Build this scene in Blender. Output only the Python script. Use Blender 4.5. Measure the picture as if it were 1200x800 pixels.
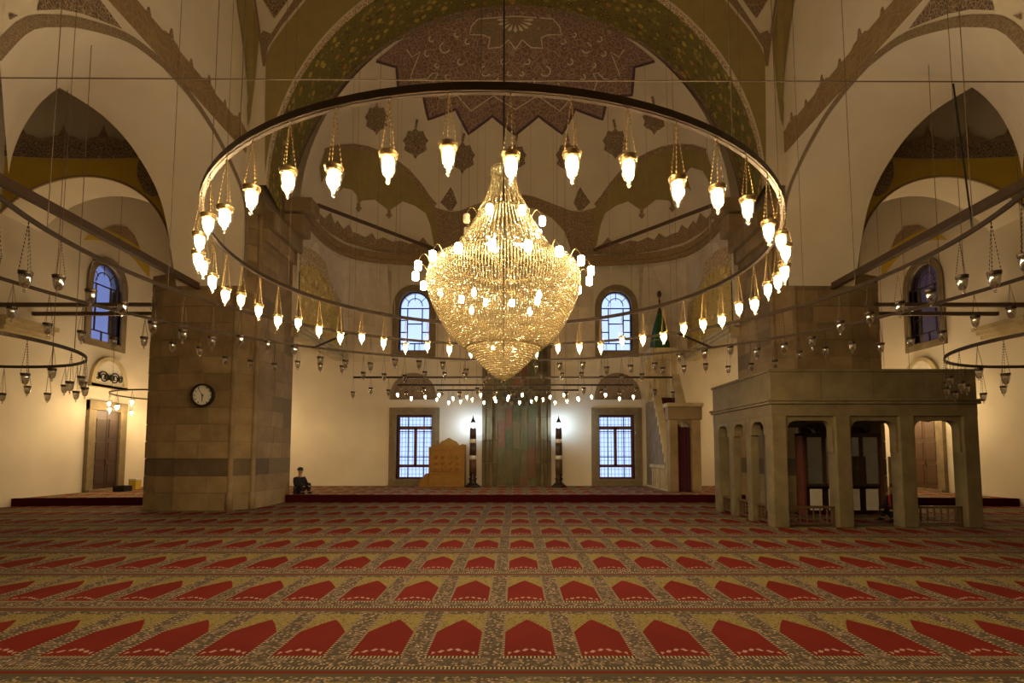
import bpy, bmesh, math, random
from math import sin, cos, pi, sqrt, atan, radians
from mathutils import Vector
from mathutils.bvhtree import BVHTree
from mathutils.geometry import delaunay_2d_cdt
random.seed(7)
SC = bpy.context.scene
COL = SC.collection
for o in list(bpy.data.objects):
    bpy.data.objects.remove(o)

# ------------------------------------------------------------------ camera, world, exposure
F, PX, PY, TH, EYE = 620.0, 604.0, 488.0, atan(42/620), 1.6
cam_d = bpy.data.cameras.new('camera')
cam_d.sensor_width = 36
cam_d.lens = F/1200*36
cam_d.shift_x = -(PX-600)/1200
cam_d.shift_y = (PY-400)/1200
cam_d.clip_start = 0.05
cam = bpy.data.objects.new('camera', cam_d)
COL.objects.link(cam)
cam.location = (0, 0, EYE)
cam.rotation_euler = (pi/2+TH, 0, 0)
SC.camera = cam
w = bpy.data.worlds.new('dusk_sky')
SC.world = w
w.use_nodes = True
w.node_tree.nodes['Background'].inputs[0].default_value = (0.50, 0.62, 1.0, 1)
w.node_tree.nodes['Background'].inputs[1].default_value = 0.62
SC.view_settings.view_transform = 'Standard'
SC.view_settings.look = 'None'
SC.view_settings.gamma = 1
SC.view_settings.use_curve_mapping = False
SC.view_settings.exposure = 1.70
LAMP_A, LAMP_CORNER, LAMP_BAR, LAMP_SHADE, LAMP_CORE = 195.0, 155.0, 55.0, 24.0, 40.0
WARM = (1.0, 0.735, 0.405)

# ------------------------------------------------------------------ geometry helpers
def ray(x, y):
    u = -(y-PY)/F
    c, s = cos(TH), sin(TH)
    return Vector(((x-PX)/F, c-u*s, s+u*c))
def atY(x, y, Y):
    d = ray(x, y); t = Y/d.y
    return Vector((d.x*t, Y, EYE+d.z*t))
def atX(x, y, X):
    d = ray(x, y); t = X/d.x
    return Vector((X, d.y*t, EYE+d.z*t))
def atZ(x, y, Z):
    d = ray(x, y); t = (Z-EYE)/d.z
    return Vector((d.x*t, d.y*t, Z))
def pix(p):
    X, Y, Z = p[0], p[1], p[2]-EYE
    c, s = cos(TH), sin(TH)
    d = Y*c+Z*s
    if d < .1: return None
    return (PX+F*X/d, PY-F*(-Y*s+Z*c)/d)

ORG = {}
class MB:
    def __init__(s): s.v = []; s.f = []
    def add(s, vs, fs):
        n = len(s.v); s.v += [tuple(p) for p in vs]; s.f += [tuple(i+n for i in f) for f in fs]; return s
    def box(s, x0, x1, y0, y1, z0, z1):
        vs = [(x, y, z) for z in (z0, z1) for y in (y0, y1) for x in (x0, x1)]
        return s.add(vs, [(0,2,3,1),(4,5,7,6),(0,1,5,4),(2,6,7,3),(0,4,6,2),(1,3,7,5)])
    def prism(s, poly, a, b, axis='z'):
        n = len(poly)
        def P(p, h):
            return (p[0], p[1], h) if axis == 'z' else ((p[0], h, p[1]) if axis == 'y' else (h, p[0], p[1]))
        vs = [P(p, a) for p in poly]+[P(p, b) for p in poly]
        fs = [(i, (i+1) % n, n+(i+1) % n, n+i) for i in range(n)]+[tuple(range(n))[::-1], tuple(range(n, 2*n))]
        return s.add(vs, fs)
    def ringprism(s, outer, inner, a, b, axis='y'):
        n = len(outer)
        def P(p, h):
            return (p[0], p[1], h) if axis == 'z' else ((p[0], h, p[1]) if axis == 'y' else (h, p[0], p[1]))
        vs = [P(p, h) for h in (a, b) for L in (outer, inner) for p in L]
        fs = []
        for i in range(n):
            j = (i+1) % n
            fs += [(i, j, n+j, n+i), (2*n+i, 3*n+i, 3*n+j, 2*n+j), (i, 2*n+i, 2*n+j, j), (n+i, n+j, 3*n+j, 3*n+i)]
        return s.add(vs, fs)
    def lathe(s, prof, n=16, c=(0, 0, 0), caps=True):
        vs = []; fs = []
        for r, z in prof:
            for k in range(n):
                a = 2*pi*k/n
                vs.append((c[0]+r*cos(a), c[1]+r*sin(a), c[2]+z))
        for i in range(len(prof)-1):
            for k in range(n):
                j = (k+1) % n
                fs.append((i*n+k, i*n+j, (i+1)*n+j, (i+1)*n+k))
        if caps: fs.append(tuple(range(n))[::-1]); fs.append(tuple((len(prof)-1)*n+k for k in range(n)))
        return s.add(vs, fs)
    def tube(s, pts, r, n=6, closed=False):
        pts = [Vector(p) for p in pts]; m = len(pts); vs = []; fs = []
        for i, p in enumerate(pts):
            if closed: t = pts[(i+1) % m]-pts[i-1]
            else: t = pts[min(i+1, m-1)]-pts[max(i-1, 0)]
            t.normalize()
            up = Vector((0, 0, 1)) if abs(t.z) < .95 else Vector((1, 0, 0))
            a = t.cross(up).normalized(); b = t.cross(a)
            rr = r[i] if isinstance(r, (list, tuple)) else r
            for k in range(n):
                q = 2*pi*(k+.5)/n
                vs.append(p+a*rr*cos(q)+b*rr*sin(q))
        for i in range(m if closed else m-1):
            for k in range(n):
                j = (k+1) % n; i2 = (i+1) % m
                fs.append((i*n+k, i*n+j, i2*n+j, i2*n+k))
        if not closed:
            fs.append(tuple(range(n))[::-1]); fs.append(tuple((m-1)*n+k for k in range(n)))
        return s.add(vs, fs)
    def beam(s, p, q, w_, h):
        p, q = Vector(p), Vector(q); t = (q-p).normalized()
        a = t.cross(Vector((0, 0, 1))).normalized()*w_/2; b = t.cross(a).normalized()*h/2
        vs = [c+sa*a+sb*b for c in (p, q) for sa, sb in ((-1,-1),(1,-1),(1,1),(-1,1))]
        return s.add(vs, [(0,1,2,3),(7,6,5,4),(0,4,5,1),(1,5,6,2),(2,6,7,3),(3,7,4,0)])
    def grid(s, rows):
        n = len(rows[0]); vs = [p for r in rows for p in r]
        fs = [(i*n+k, i*n+k+1, (i+1)*n+k+1, (i+1)*n+k) for i in range(len(rows)-1) for k in range(n-1)]
        return s.add(vs, fs)
    def octa(s, p, r, h=None):
        h = h or r; x, y, z = p
        return s.add([(x+r,y,z),(x,y+r,z),(x-r,y,z),(x,y-r,z),(x,y,z+h),(x,y,z-h)],
                     [(0,1,4),(1,2,4),(2,3,4),(3,0,4),(1,0,5),(2,1,5),(3,2,5),(0,3,5)])
    def mirror(s):
        m = MB(); m.v = [(-x, y, z) for x, y, z in s.v]; m.f = [f[::-1] for f in s.f]; return m
    def bvh(s): return BVHTree.FromPolygons([Vector(p) for p in s.v], s.f)
    def build(s, name, mat, parent=None, smooth=False, local=False, bevel=0):
        me = bpy.data.meshes.new(name)
        off = Vector((0, 0, 0)) if (local or parent is None) else ORG.get(parent.name, Vector((0, 0, 0)))
        me.from_pydata([tuple(Vector(p)-off) for p in s.v], [], s.f)
        me.materials.append(mat)
        if smooth:
            for p in me.polygons: p.use_smooth = True
        me.update()
        o = bpy.data.objects.new(name, me); COL.objects.link(o)
        if parent is not None:
            o.parent = parent; ORG[o.name] = ORG.get(parent.name, Vector((0, 0, 0)))
        if bevel:
            b = o.modifiers.new('bevel', 'BEVEL'); b.width = bevel; b.segments = 2; b.limit_method = 'ANGLE'
        return o
def tag(o, label=None, cat=None, group=None, kind=None):
    if label: o['label'] = label
    if cat: o['category'] = cat
    if group: o['group'] = group
    if kind: o['kind'] = kind
    return o
def thing(name, label, cat, loc, group=None, kind=None):
    o = bpy.data.objects.new(name, None); COL.objects.link(o); o.location = loc
    o.empty_display_size = .1
    ORG[o.name] = Vector(loc)
    return tag(o, label, cat, group, kind)
def struct(o, label, cat=None): return tag(o, label, cat, None, 'structure')
def cp(o, parent, loc=None, rz=None, scale=None):
    c = o.copy(); COL.objects.link(c); c.parent = parent
    if loc is not None: c.location = loc
    if rz is not None: c.rotation_euler = (0, 0, rz)
    if scale is not None: c.scale = scale
    return c
def resample(pts, n):
    P = [Vector(p) for p in pts]
    # Catmull-Rom then arc-length resample
    D = []
    for i in range(len(P)-1):
        p0, p1, p2, p3 = P[max(i-1, 0)], P[i], P[i+1], P[min(i+2, len(P)-1)]
        for k in range(10):
            t = k/10
            D.append(.5*((2*p1)+(-p0+p2)*t+(2*p0-5*p1+4*p2-p3)*t*t+(-p0+3*p1-3*p2+p3)*t**3))
    D.append(P[-1])
    L = [0]
    for i in range(1, len(D)): L.append(L[-1]+(D[i]-D[i-1]).length)
    out = []; j = 0
    for k in range(n):
        s = L[-1]*k/(n-1)
        while j < len(L)-2 and L[j+1] < s: j += 1
        q = (s-L[j])/max(1e-9, L[j+1]-L[j])
        out.append(D[j].lerp(D[j+1], min(max(q, 0), 1)))
    return out
def inside(p, poly):
    c = False; n = len(poly)
    for i in range(n):
        a, b = poly[i], poly[i-1]
        if (a[1] > p[1]) != (b[1] > p[1]) and p[0] < (b[0]-a[0])*(p[1]-a[1])/(b[1]-a[1])+a[0]: c = not c
    return c
def drape(poly, bvh, off=.012, step=9, densify=8):
    """paint patch: a pixel outline cast onto the wall or vault it is painted on"""
    pts = []
    for i, a in enumerate(poly):
        b = poly[(i+1) % len(poly)]
        n = max(1, int(math.dist(a, b)/densify))
        for k in range(n): pts.append((a[0]+(b[0]-a[0])*k/n, a[1]+(b[1]-a[1])*k/n))
    m = len(pts)
    xs = [p[0] for p in poly]; ys = [p[1] for p in poly]
    vs = list(pts)
    y = min(ys)+step/2
    while y < max(ys):
        x = min(xs)+step/2
        while x < max(xs):
            if inside((x, y), poly): vs.append((x, y))
            x += step
        y += step
    r = delaunay_2d_cdt([Vector(p) for p in vs], [], [list(range(m))], 1, 1e-4)
    out = []
    o = Vector((0, 0, EYE))
    bad = set()
    for i, p in enumerate(r[0]):
        d = ray(p.x, p.y).normalized()
        h = bvh.ray_cast(o, d)
        if h[0] is None: bad.add(i); out.append(Vector((0, 0, 0))); continue
        nrm = h[1] if h[1].dot(d) < 0 else -h[1]
        out.append(h[0]+nrm*off)
    mb = MB()
    mb.v = [tuple(p) for p in out]
    mb.f = [tuple(f) for f in r[2] if not bad.intersection(f)]
    return mb
def arc_px(cx, cy, r, a0, a1, n):
    return [(cx+r*cos(radians(a0+(a1-a0)*k/(n-1))), cy-r*sin(radians(a0+(a1-a0)*k/(n-1)))) for k in range(n)]
def mx(poly): return [(2*PX-x, y) for x, y in poly]

# ------------------------------------------------------------------ materials
class NT:
    def __init__(s, name):
        s.m = bpy.data.materials.new(name); s.m.use_nodes = True
        s.t = s.m.node_tree; s.b = s.t.nodes['Principled BSDF']
    def n(s, typ, **kw):
        x = s.t.nodes.new(typ)
        for k, v in kw.items(): setattr(x, k, v)
        return x
    def l(s, a, b): s.t.links.new(a, b)
    def math(s, op, a, b=None, c=None):
        x = s.n('ShaderNodeMath', operation=op)
        for i, v in enumerate((a, b, c)):
            if v is None: continue
            if isinstance(v, (int, float)): x.inputs[i].default_value = v
            else: s.l(v, x.inputs[i])
        return x.outputs[0]
    def mix(s, f, a, b, blend='MIX'):
        x = s.n('ShaderNodeMix', data_type='RGBA', blend_type=blend)
        for sock, v in ((x.inputs['Factor'], f), (x.inputs[6], a), (x.inputs[7], b)):
            if isinstance(v, (int, float)): sock.default_value = v
            elif isinstance(v, tuple): sock.default_value = v+(1,) if len(v) == 3 else v
            else: s.l(v, sock)
        return x.outputs[2]
    def obj(s): return s.n('ShaderNodeTexCoord').outputs['Object']
    def noise(s, scale, detail=3, vec=None, rough=.55, dist=0):
        x = s.n('ShaderNodeTexNoise'); x.inputs['Scale'].default_value = scale
        x.inputs['Detail'].default_value = detail; x.inputs['Roughness'].default_value = rough
        x.inputs['Distortion'].default_value = dist
        s.l(vec if vec is not None else s.obj(), x.inputs['Vector'])
        return x.outputs[0]
    def voro(s, scale, feature='F1', vec=None, rnd=1):
        x = s.n('ShaderNodeTexVoronoi', feature=feature); x.inputs['Scale'].default_value = scale
        x.inputs['Randomness'].default_value = rnd
        s.l(vec if vec is not None else s.obj(), x.inputs['Vector'])
        return x
    def ramp(s, f, stops, interp='LINEAR'):
        x = s.n('ShaderNodeValToRGB'); x.color_ramp.interpolation = interp
        e = x.color_ramp.elements
        while len(e) < len(stops): e.new(.5)
        for i, (p, c) in enumerate(stops): e[i].position = p; e[i].color = c+(1,) if len(c) == 3 else c
        s.l(f, x.inputs[0]); return x.outputs[0]
    def bump(s, h, strength=.3, dist=.02):
        x = s.n('ShaderNodeBump'); x.inputs['Strength'].default_value = strength
        x.inputs['Distance'].default_value = dist
        s.l(h, x.inputs['Height']); s.l(x.outputs[0], s.b.inputs['Normal'])
    def fin(s, col=None, rough=.6, metal=0, spec=.4):
        if col is not None:
            if isinstance(col, tuple): s.b.inputs['Base Color'].default_value = col+(1,)
            else: s.l(col, s.b.inputs['Base Color'])
        s.b.inputs['Roughness'].default_value = rough; s.b.inputs['Metallic'].default_value = metal
        s.b.inputs['Specular IOR Level'].default_value = spec
        return s.m
def plain(name, col, rough=.6, metal=0, var=.12, scale=6, spec=.4):
    t = NT(name)
    n = t.noise(scale, 4)
    c = t.mix(n, tuple(v*(1-var*1.6) for v in col), tuple(min(1, v*(1+var)) for v in col))
    return t.fin(c, rough, metal, spec)
def stone(name, a, b, scale=1.6, rnd=.5):
    t = NT(name)
    n = t.noise(scale, 6, rough=.65)
    c = t.ramp(n, [(.3, a), (.7, b)])
    oi = t.n('ShaderNodeObjectInfo').outputs['Random']
    k = t.math('ADD', t.math('MULTIPLY', oi, rnd), 1-rnd*.55)
    g = t.n('ShaderNodeCombineColor')
    for i in range(3): t.l(k, g.inputs[i])
    c = t.mix(1.0, c, g.outputs[0], 'MULTIPLY')
    t.bump(t.noise(22, 5), .25, .01)
    return t.fin(c, .75)
def ornament(name, base, dark, line, scale=5.0, amount=.5):
    """painted scrollwork: curling pale lines and rosettes on a dark ground"""
    t = NT(name)
    v = t.voro(scale, 'F1')
    d = v.outputs['Distance']
    rings = t.math('ABSOLUTE', t.math('SUBTRACT', t.math('FRACT', t.math('MULTIPLY', d, 4.2)), .5))
    e = t.voro(scale*1.9, 'DISTANCE_TO_EDGE').outputs['Distance']
    edge = t.math('LESS_THAN', e, .045)
    rl = t.math('LESS_THAN', rings, .10)
    m = t.math('MULTIPLY', t.math('MAXIMUM', edge, rl), amount)
    c = t.mix(t.noise(scale*.8, 4), dark, base)
    return t.fin(t.mix(m, c, line), .7)
def floral(name, cols, scale=4.5):
    t = NT(name)
    v = t.voro(scale, 'F1'); sep = t.n('ShaderNodeSeparateColor'); t.l(v.outputs['Color'], sep.inputs[0])
    c = t.ramp(sep.outputs[0], [(i/len(cols), c_) for i, c_ in enumerate(cols)], 'CONSTANT')
    c = t.mix(t.math('GREATER_THAN', v.outputs['Distance'], .42), c, cols[1])
    dots = t.math('LESS_THAN', v.outputs['Distance'], .16)
    c = t.mix(t.math('MULTIPLY', dots, .8), c, cols[0])
    e = t.voro(scale*1.7, 'DISTANCE_TO_EDGE').outputs['Distance']
    c = t.mix(t.math('MULTIPLY', t.math('LESS_THAN', e, .05), .65), c, cols[3])
    return t.fin(c, .75)
def emit(name, col, strength):
    t = NT(name)
    t.b.inputs['Base Color'].default_value = (0.9, .85, .7, 1)
    t.b.inputs['Emission Color'].default_value = col+(1,)
    t.b.inputs['Emission Strength'].default_value = strength
    return t.m
def thin_glass(name, tint, gloss=.12, rough=.05):
    t = NT(name); t.t.nodes.remove(t.b)
    tr = t.n('ShaderNodeBsdfTransparent'); tr.inputs[0].default_value = tint+(1,)
    gl = t.n('ShaderNodeBsdfGlossy'); gl.inputs['Roughness'].default_value = rough
    fr = t.n('ShaderNodeLayerWeight'); fr.inputs[0].default_value = .35
    f = t.math('ADD', t.math('MULTIPLY', fr.outputs['Facing'], .6), gloss)
    mi = t.n('ShaderNodeMixShader'); t.l(f, mi.inputs[0]); t.l(tr.outputs[0], mi.inputs[1]); t.l(gl.outputs[0], mi.inputs[2])
    t.l(mi.outputs[0], t.t.nodes['Material Output'].inputs[0])
    return t.m

def carpet(name, pitch_x, pitch_y, x0, y0, gain):
    t = NT(name)
    sp = t.n('ShaderNodeSeparateXYZ'); t.l(t.obj(), sp.inputs[0])
    U = t.math('SUBTRACT', t.math('FRACT', t.math('ADD', t.math('DIVIDE', t.math('SUBTRACT', sp.outputs[0], x0), pitch_x), .5+200)), .5)
    V = t.math('FRACT', t.math('ADD', t.math('DIVIDE', t.math('SUBTRACT', sp.outputs[1], y0), pitch_y), 200.0))
    c = t.math('ABSOLUTE', U)
    top = t.math('SUBTRACT', .80, t.math('MULTIPLY', t.math('POWER', c, 1.15), .80))
    incol = t.math('LESS_THAN', c, .33)
    niche = t.math('MULTIPLY', incol, t.math('MULTIPLY', t.math('GREATER_THAN', V, .215), t.math('LESS_THAN', V, top)))
    yel = t.math('MULTIPLY', incol, t.math('MULTIPLY', t.math('GREATER_THAN', V, top), t.math('LESS_THAN', V, .91)))
    def band(x, a, b): return t.math('MULTIPLY', t.math('GREATER_THAN', x, a), t.math('LESS_THAN', x, b))
    chk = t.math('GREATER_THAN', t.math('FRACT', t.math('MULTIPLY', V, 40)), .5)
    chk2 = t.math('GREATER_THAN', t.math('FRACT', t.math('MULTIPLY', U, 20)), .5)
    dash_v = t.math('MULTIPLY', band(c, .33, .365), t.math('GREATER_THAN', V, .185))
    dash_h = t.math('MAXIMUM', band(V, .05, .075), t.math('MULTIPLY', band(V, .185, .215), t.math('LESS_THAN', c, .365)))
    redline = t.math('LESS_THAN', V, .028)
    grn = t.math('MAXIMUM', band(V, .028, .05), t.math('GREATER_THAN', V, .965))
    fine = t.voro(30, 'F1'); e = t.voro(21, 'DISTANCE_TO_EDGE').outputs['Distance']
    flor = t.ramp(fine.outputs['Distance'], [(.10, (.46, .35, .22)), (.28, (.17, .12, .08)), (.55, (.06, .048, .034))])
    flor = t.mix(t.math('MULTIPLY', t.math('LESS_THAN', e, .03), .6), flor, (.05, .035, .03))
    big = t.math('LESS_THAN', t.voro(7.5, 'F1').outputs['Distance'], .33)
    flor = t.mix(t.math('MULTIPLY', big, .45), flor, (.18, .13, .10))
    red = t.mix(t.noise(1.3, 2), (.085, .006, .004), (.15, .014, .007))
    red = t.mix(t.math('MULTIPLY', t.noise(60, 1), .4), red, (.06, .004, .003))
    dotx = t.math('ABSOLUTE', t.math('SUBTRACT', t.math('FRACT', t.math('MULTIPLY', U, 9)), .5))
    doty = t.math('ABSOLUTE', t.math('MULTIPLY', t.math('SUBTRACT', V, t.math('SUBTRACT', .31, t.math('MULTIPLY', c, .2))), 22))
    dot = t.math('MULTIPLY', t.math('LESS_THAN', t.math('ADD', dotx, doty), .42), t.math('LESS_THAN', c, .28))
    red = t.mix(t.math('MULTIPLY', dot, .75), red, (.32, .24, .18))
    ye = t.mix(t.math('LESS_THAN', t.voro(34, 'F1').outputs['Distance'], .33), (.17, .132, .046), (.07, .055, .026))
    col = flor
    col = t.mix(yel, col, ye)
    col = t.mix(niche, col, red)
    col = t.mix(dash_v, col, t.mix(chk, (.27, .21, .13), (.025, .018, .015)))
    col = t.mix(dash_h, col, t.mix(chk2, (.27, .21, .13), (.025, .018, .015)))
    col = t.mix(redline, col, (.12, .011, .008))
    col = t.mix(grn, col, (.06, .052, .03))
    col = t.mix(1.0, col, (gain, gain, gain), 'MULTIPLY')
    t.bump(t.noise(220, 2), .3, .004)
    return t.fin(col, .95, 0, .1)

ROWS = [atZ(604, y, 0).y for y in (789, 715.5, 673.5, 647.5, 629)]
RP = (ROWS[-1]-ROWS[0])/4
YC = ROWS[0]
M = {}
M['carpet'] = carpet('woven_prayer_carpet', .613, RP, atZ(620, 755, 0).x, YC, 1.18)
M['carpet2'] = carpet('woven_platform_carpet', .613, RP*.8, .1, 16.9, 1.9)
M['redstep'] = plain('dark_red_carpet', (.05, .004, .006), .95, var=.2, scale=9, spec=.1)
t = NT('limewash_plaster')
c = t.mix(t.noise(.7, 5), (.60, .52, .40), (.80, .72, .58)); t.bump(t.noise(30, 4), .08, .01)
M['plaster'] = t.fin(c, .85, 0, .2)
M['stone'] = stone('warm_ashlar', (.20, .135, .065), (.33, .235, .12), rnd=.32)
M['stone_dark'] = stone('dark_ashlar_course', (.09, .062, .036), (.15, .105, .06), rnd=.2)
M['stone_pale'] = stone('pale_ashlar', (.52, .44, .33), (.68, .58, .45), rnd=.25)
M['mortar'] = plain('mortar', (.20, .145, .085), .9)
M['frame_stone'] = stone('olive_marble_frame', (.17, .125, .065), (.27, .205, .115), 3, .1)
M['mihrab'] = stone('olive_veined_marble', (.085, .062, .026), (.17, .125, .055), 2.2, .5)
M['mihrab_red'] = stone('reddish_veined_marble', (.14, .062, .030), (.22, .11, .055), 2.2, .3)
M['mihrab_green'] = stone('green_veined_marble', (.075, .075, .030), (.15, .14, .06), 2.2, .3)
M['marble'] = stone('weathered_marble', (.40, .32, .18), (.60, .50, .30), 2.5, .2)
M['kiosk'] = stone('aged_olive_marble', (.11, .085, .042), (.185, .145, .073), 2.5, .15)
M['metal'] = plain('dark_bronze', (.055, .038, .026), .38, .8, spec=.5)
M['iron'] = plain('black_iron', (.02, .017, .014), .5, .6)
M['cable'] = plain('steel_cable', (.16, .12, .08), .6, .3)
M['brass'] = plain('brass', (.27, .185, .08), .35, .9)
M['beamwood'] = plain('painted_tie_beam', (.085, .050, .030), .6, 0)
M['wood'] = plain('brown_wood', (.10, .050, .022), .45, 0, .3, 14)
M['wood_dark'] = plain('dark_wood', (.060, .030, .020), .45, 0, .3, 14)
M['wood_red'] = plain('reddish_wood', (.15, .045, .025), .4, 0, .2, 10)
M['wood_gold'] = ornament('carved_golden_wood', (.29, .145, .022), (.23, .105, .014), (.42, .25, .06), 9, .35)
M['yellow'] = plain('yellow_painted_plaster', (.56, .385, .04), .8, 0, .12, 2)
M['olive'] = plain('olive_painted_plaster', (.31, .24, .085), .8, 0, .15, 3)
M['brownband'] = ornament('brown_painted_band', (.33, .22, .10), (.20, .13, .07), (.46, .35, .17), 1.6, .25)
M['orn'] = ornament('brown_scroll_painting', (.30, .195, .10), (.15, .10, .07), (.58, .45, .26), 4.5, .45)
M['orn_purple'] = ornament('mauve_scroll_painting', (.27, .16, .125), (.16, .095, .085), (.62, .48, .33), 2.6, .42)
M['orn_fine'] = ornament('dark_scroll_border', (.19, .12, .075), (.08, .055, .045), (.60, .46, .28), 5.5, .55)
M['orn_green'] = ornament('green_brown_scroll', (.23, .20, .11), (.20, .11, .08), (.46, .35, .2), 5, .4)
M['orn_yellow'] = floral('yellow_floral_painting', [(.50, .36, .06), (.17, .14, .03), (.30, .24, .05), (.11, .085, .025), (.40, .20, .05), (.24, .21, .05), (.13, .07, .03)], 4.2)
M['orn_gold'] = floral('gold_floral_panel', [(.80, .62, .24), (.60, .44, .13), (.70, .54, .18), (.22, .16, .05), (.45, .30, .08), (.66, .50, .16)], 3.6)
M['line'] = plain('ivory_painted_line', (.70, .60, .42), .8)
M['goldline'] = ornament('ochre_chain_border', (.42, .27, .10), (.18, .11, .05), (.85, .72, .48), 4.5, .8)
M['purple'] = plain('purple_outline', (.10, .055, .075), .8)
M['green'] = plain('green_painted_lead', (.014, .085, .022), .5, 0, .15)
M['curtain'] = plain('dark_red_curtain', (.07, .010, .022), .9)
M['white'] = plain('white_paint', (.68, .63, .54), .6)
M['black'] = plain('black_paint', (.012, .012, .012), .4)
M['clockface'] = plain('clock_dial', (.78, .74, .64), .4, 0, .03)
M['cloth_dark'] = plain('dark_cloth', (.016, .014, .018), .9)
M['cloth_black'] = plain('black_cloth', (.009, .008, .010), .9)
M['cloth_red'] = plain('red_cloth', (.35, .02, .02), .9)
M['skin'] = plain('skin', (.42, .22, .13), .5, 0, .05)
M['hair'] = plain('dark_hair', (.02, .015, .012), .6)
M['lampglass'] = thin_glass('clear_lamp_glass', (.95, .94, .90), .26, .06)
M['pane'] = thin_glass('window_glass', (.86, .90, .96), .04, .1)
M['pane_blue'] = thin_glass('blue_window_glass', (.46, .50, .62), .05, .15)
M['pane_dusk'] = thin_glass('dusky_window_glass', (.10, .10, .16), .06, .15)
M['pane_dark'] = thin_glass('bookcase_glass', (.50, .62, .80), .16, .05)
M['bulb'] = emit('lit_lamp_bulb', WARM, LAMP_A)
M['bulb_corner'] = emit('lit_corner_bulb', WARM, LAMP_CORNER)
M['bulb_bar'] = emit('lit_rail_bulb', WARM, LAMP_BAR)
M['shade_lit'] = emit('lit_milk_glass_shade', (1, .80, .50), LAMP_SHADE)
M['shade_off'] = plain('unlit_milk_glass_shade', (.65, .55, .38), .3)
M['core'] = emit('chandelier_core_bulb', WARM, LAMP_CORE)
M['cool'] = emit('cool_white_lamp', (.50, .74, 1.0), 190.0)
t = NT('cut_crystal')
M['crystal'] = t.fin((.60, .50, .29), .14, .45, 1.0)
t.b.inputs['IOR'].default_value = 1.5

# ================================================================== THE SETTING
BACK, SIDE, AX, FY = 22.1, 15.0, 7.72, 14.6     # back wall, outer walls, arcade plane, front arch plane
STEPY, STEPS, STEPH = 17.25, 15.9, .22
fl = MB().box(-SIDE, SIDE, -9, BACK, -.2, 0)
FLOOR = struct(fl.build('floor', M['carpet']), 'red prayer carpet with rows of niches on the hall floor', 'floor')
PPOLY = [(-SIDE, STEPS), (-10.45, STEPS+.5), (-10.45, STEPY), (10.45, STEPY), (10.45, STEPS+.5), (SIDE, STEPS), (SIDE, BACK), (-SIDE, BACK)]
PLAT = struct(MB().prism(PPOLY, .001, STEPH).build('floor', M['carpet2']), 'carpeted raised platform floor before the prayer wall', 'floor')
for p_, q_ in ((0, 1), (2, 3), (4, 5)):
    (xa, ya), (xb, yb_) = PPOLY[p_], PPOLY[q_]
    MB().prism([(xa, ya-.03), (xb, yb_-.03), (xb, yb_), (xa, ya)], .001, STEPH+.012).build('step_riser', M['redstep'], PLAT)
    MB().prism([(xa, ya), (xb, yb_), (xb, yb_+.12), (xa, ya+.12)], STEPH, STEPH+.012).build('step_edge', M['redstep'], PLAT)
struct(MB().box(-SIDE, SIDE, -9, BACK+.4, 18.5, 18.8).build('ceiling', M['plaster']), 'plain plaster ceiling high above the lamps', 'ceiling')
struct(MB().box(-SIDE, SIDE, -9.3, -9, 0, 18.5).build('wall_rear', M['plaster']), 'plain plaster wall at the entrance end', 'wall')

def holes_wall(u0, u1, z0, z1, holes, fn):
    """slab split into cells around rectangular openings; fn(ua,ub,za,zb) adds a box"""
    us = sorted({u0, u1, *[h[0] for h in holes], *[h[1] for h in holes]})
    zs = sorted({z0, z1, *[h[2] for h in holes], *[h[3] for h in holes]})
    for i in range(len(us)-1):
        for j in range(len(zs)-1):
            cu, cz = (us[i]+us[i+1])/2, (zs[j]+zs[j+1])/2
            if any(h[0] < cu < h[1] and h[2] < cz < h[3] for h in holes): continue
            fn(us[i], us[i+1], zs[j], zs[j+1])

def back_rect(x0, y0, x1, y1):
    a, b = atY(x0, y1, BACK), atY(x1, y0, BACK)
    return (a.x, b.x, a.z, b.z)
LOW_L = back_rect(464, 486, 507, 561)
UP_L = back_rect(467, 341, 504, 411)
LOW_R, UP_R = (-LOW_L[1], -LOW_L[0], LOW_L[2], LOW_L[3]), (-UP_L[1]+.0, -UP_L[0], UP_L[2], UP_L[3])
WB = MB()
holes_wall(-SIDE-.4, SIDE+.4, 0, 18.5, [LOW_L, LOW_R, UP_L, UP_R], lambda a, b, c, d: WB.box(a, b, BACK, BACK+.45, c, d))
WALLB = struct(WB.build('wall_back', M['plaster']), 'cream plaster prayer wall with the niche and four windows', 'wall')
# outer side walls with one arched window each
wp = [atX(104, 398, -SIDE), atX(147, 307, -SIDE)]
wy0, wy1, wz0, wz1 = wp[0].y, wp[1].y-.1, 5.62, 8.5
for s in (-1, 1):
    m = MB()
    holes_wall(-9.3, BACK+.4, 0, 18.5, [(wy0, wy1, wz0, wz1)],
               lambda a, b, c, d: m.box(min(s*SIDE, s*(SIDE+.45)), max(s*SIDE, s*(SIDE+.45)), a, b, c, d))
    nm = 'wall_left' if s < 0 else 'wall_right'
    o = struct(m.build(nm, M['plaster']), 'cream plaster outer wall of the %s aisle' % ('clock-pier' if s < 0 else 'stone-platform'), 'wall')
    if s < 0: WALLL = o
    else: WALLR = o

def arch_poly(x0, x1, z0, z1, n=14, point=.0):
    """outline with a round or slightly pointed head, anticlockwise from lower left"""
    r = (x1-x0)/2; cx = (x0+x1)/2; zs = z1-r*(1+point)
    P = [(x0, z0), (x1, z0)]
    for k in range(n+1):
        a = pi*k/n
        P.append((cx+r*cos(a), zs+r*(1+point)*sin(a)**(1 if point == 0 else .9)))
    return P

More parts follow.
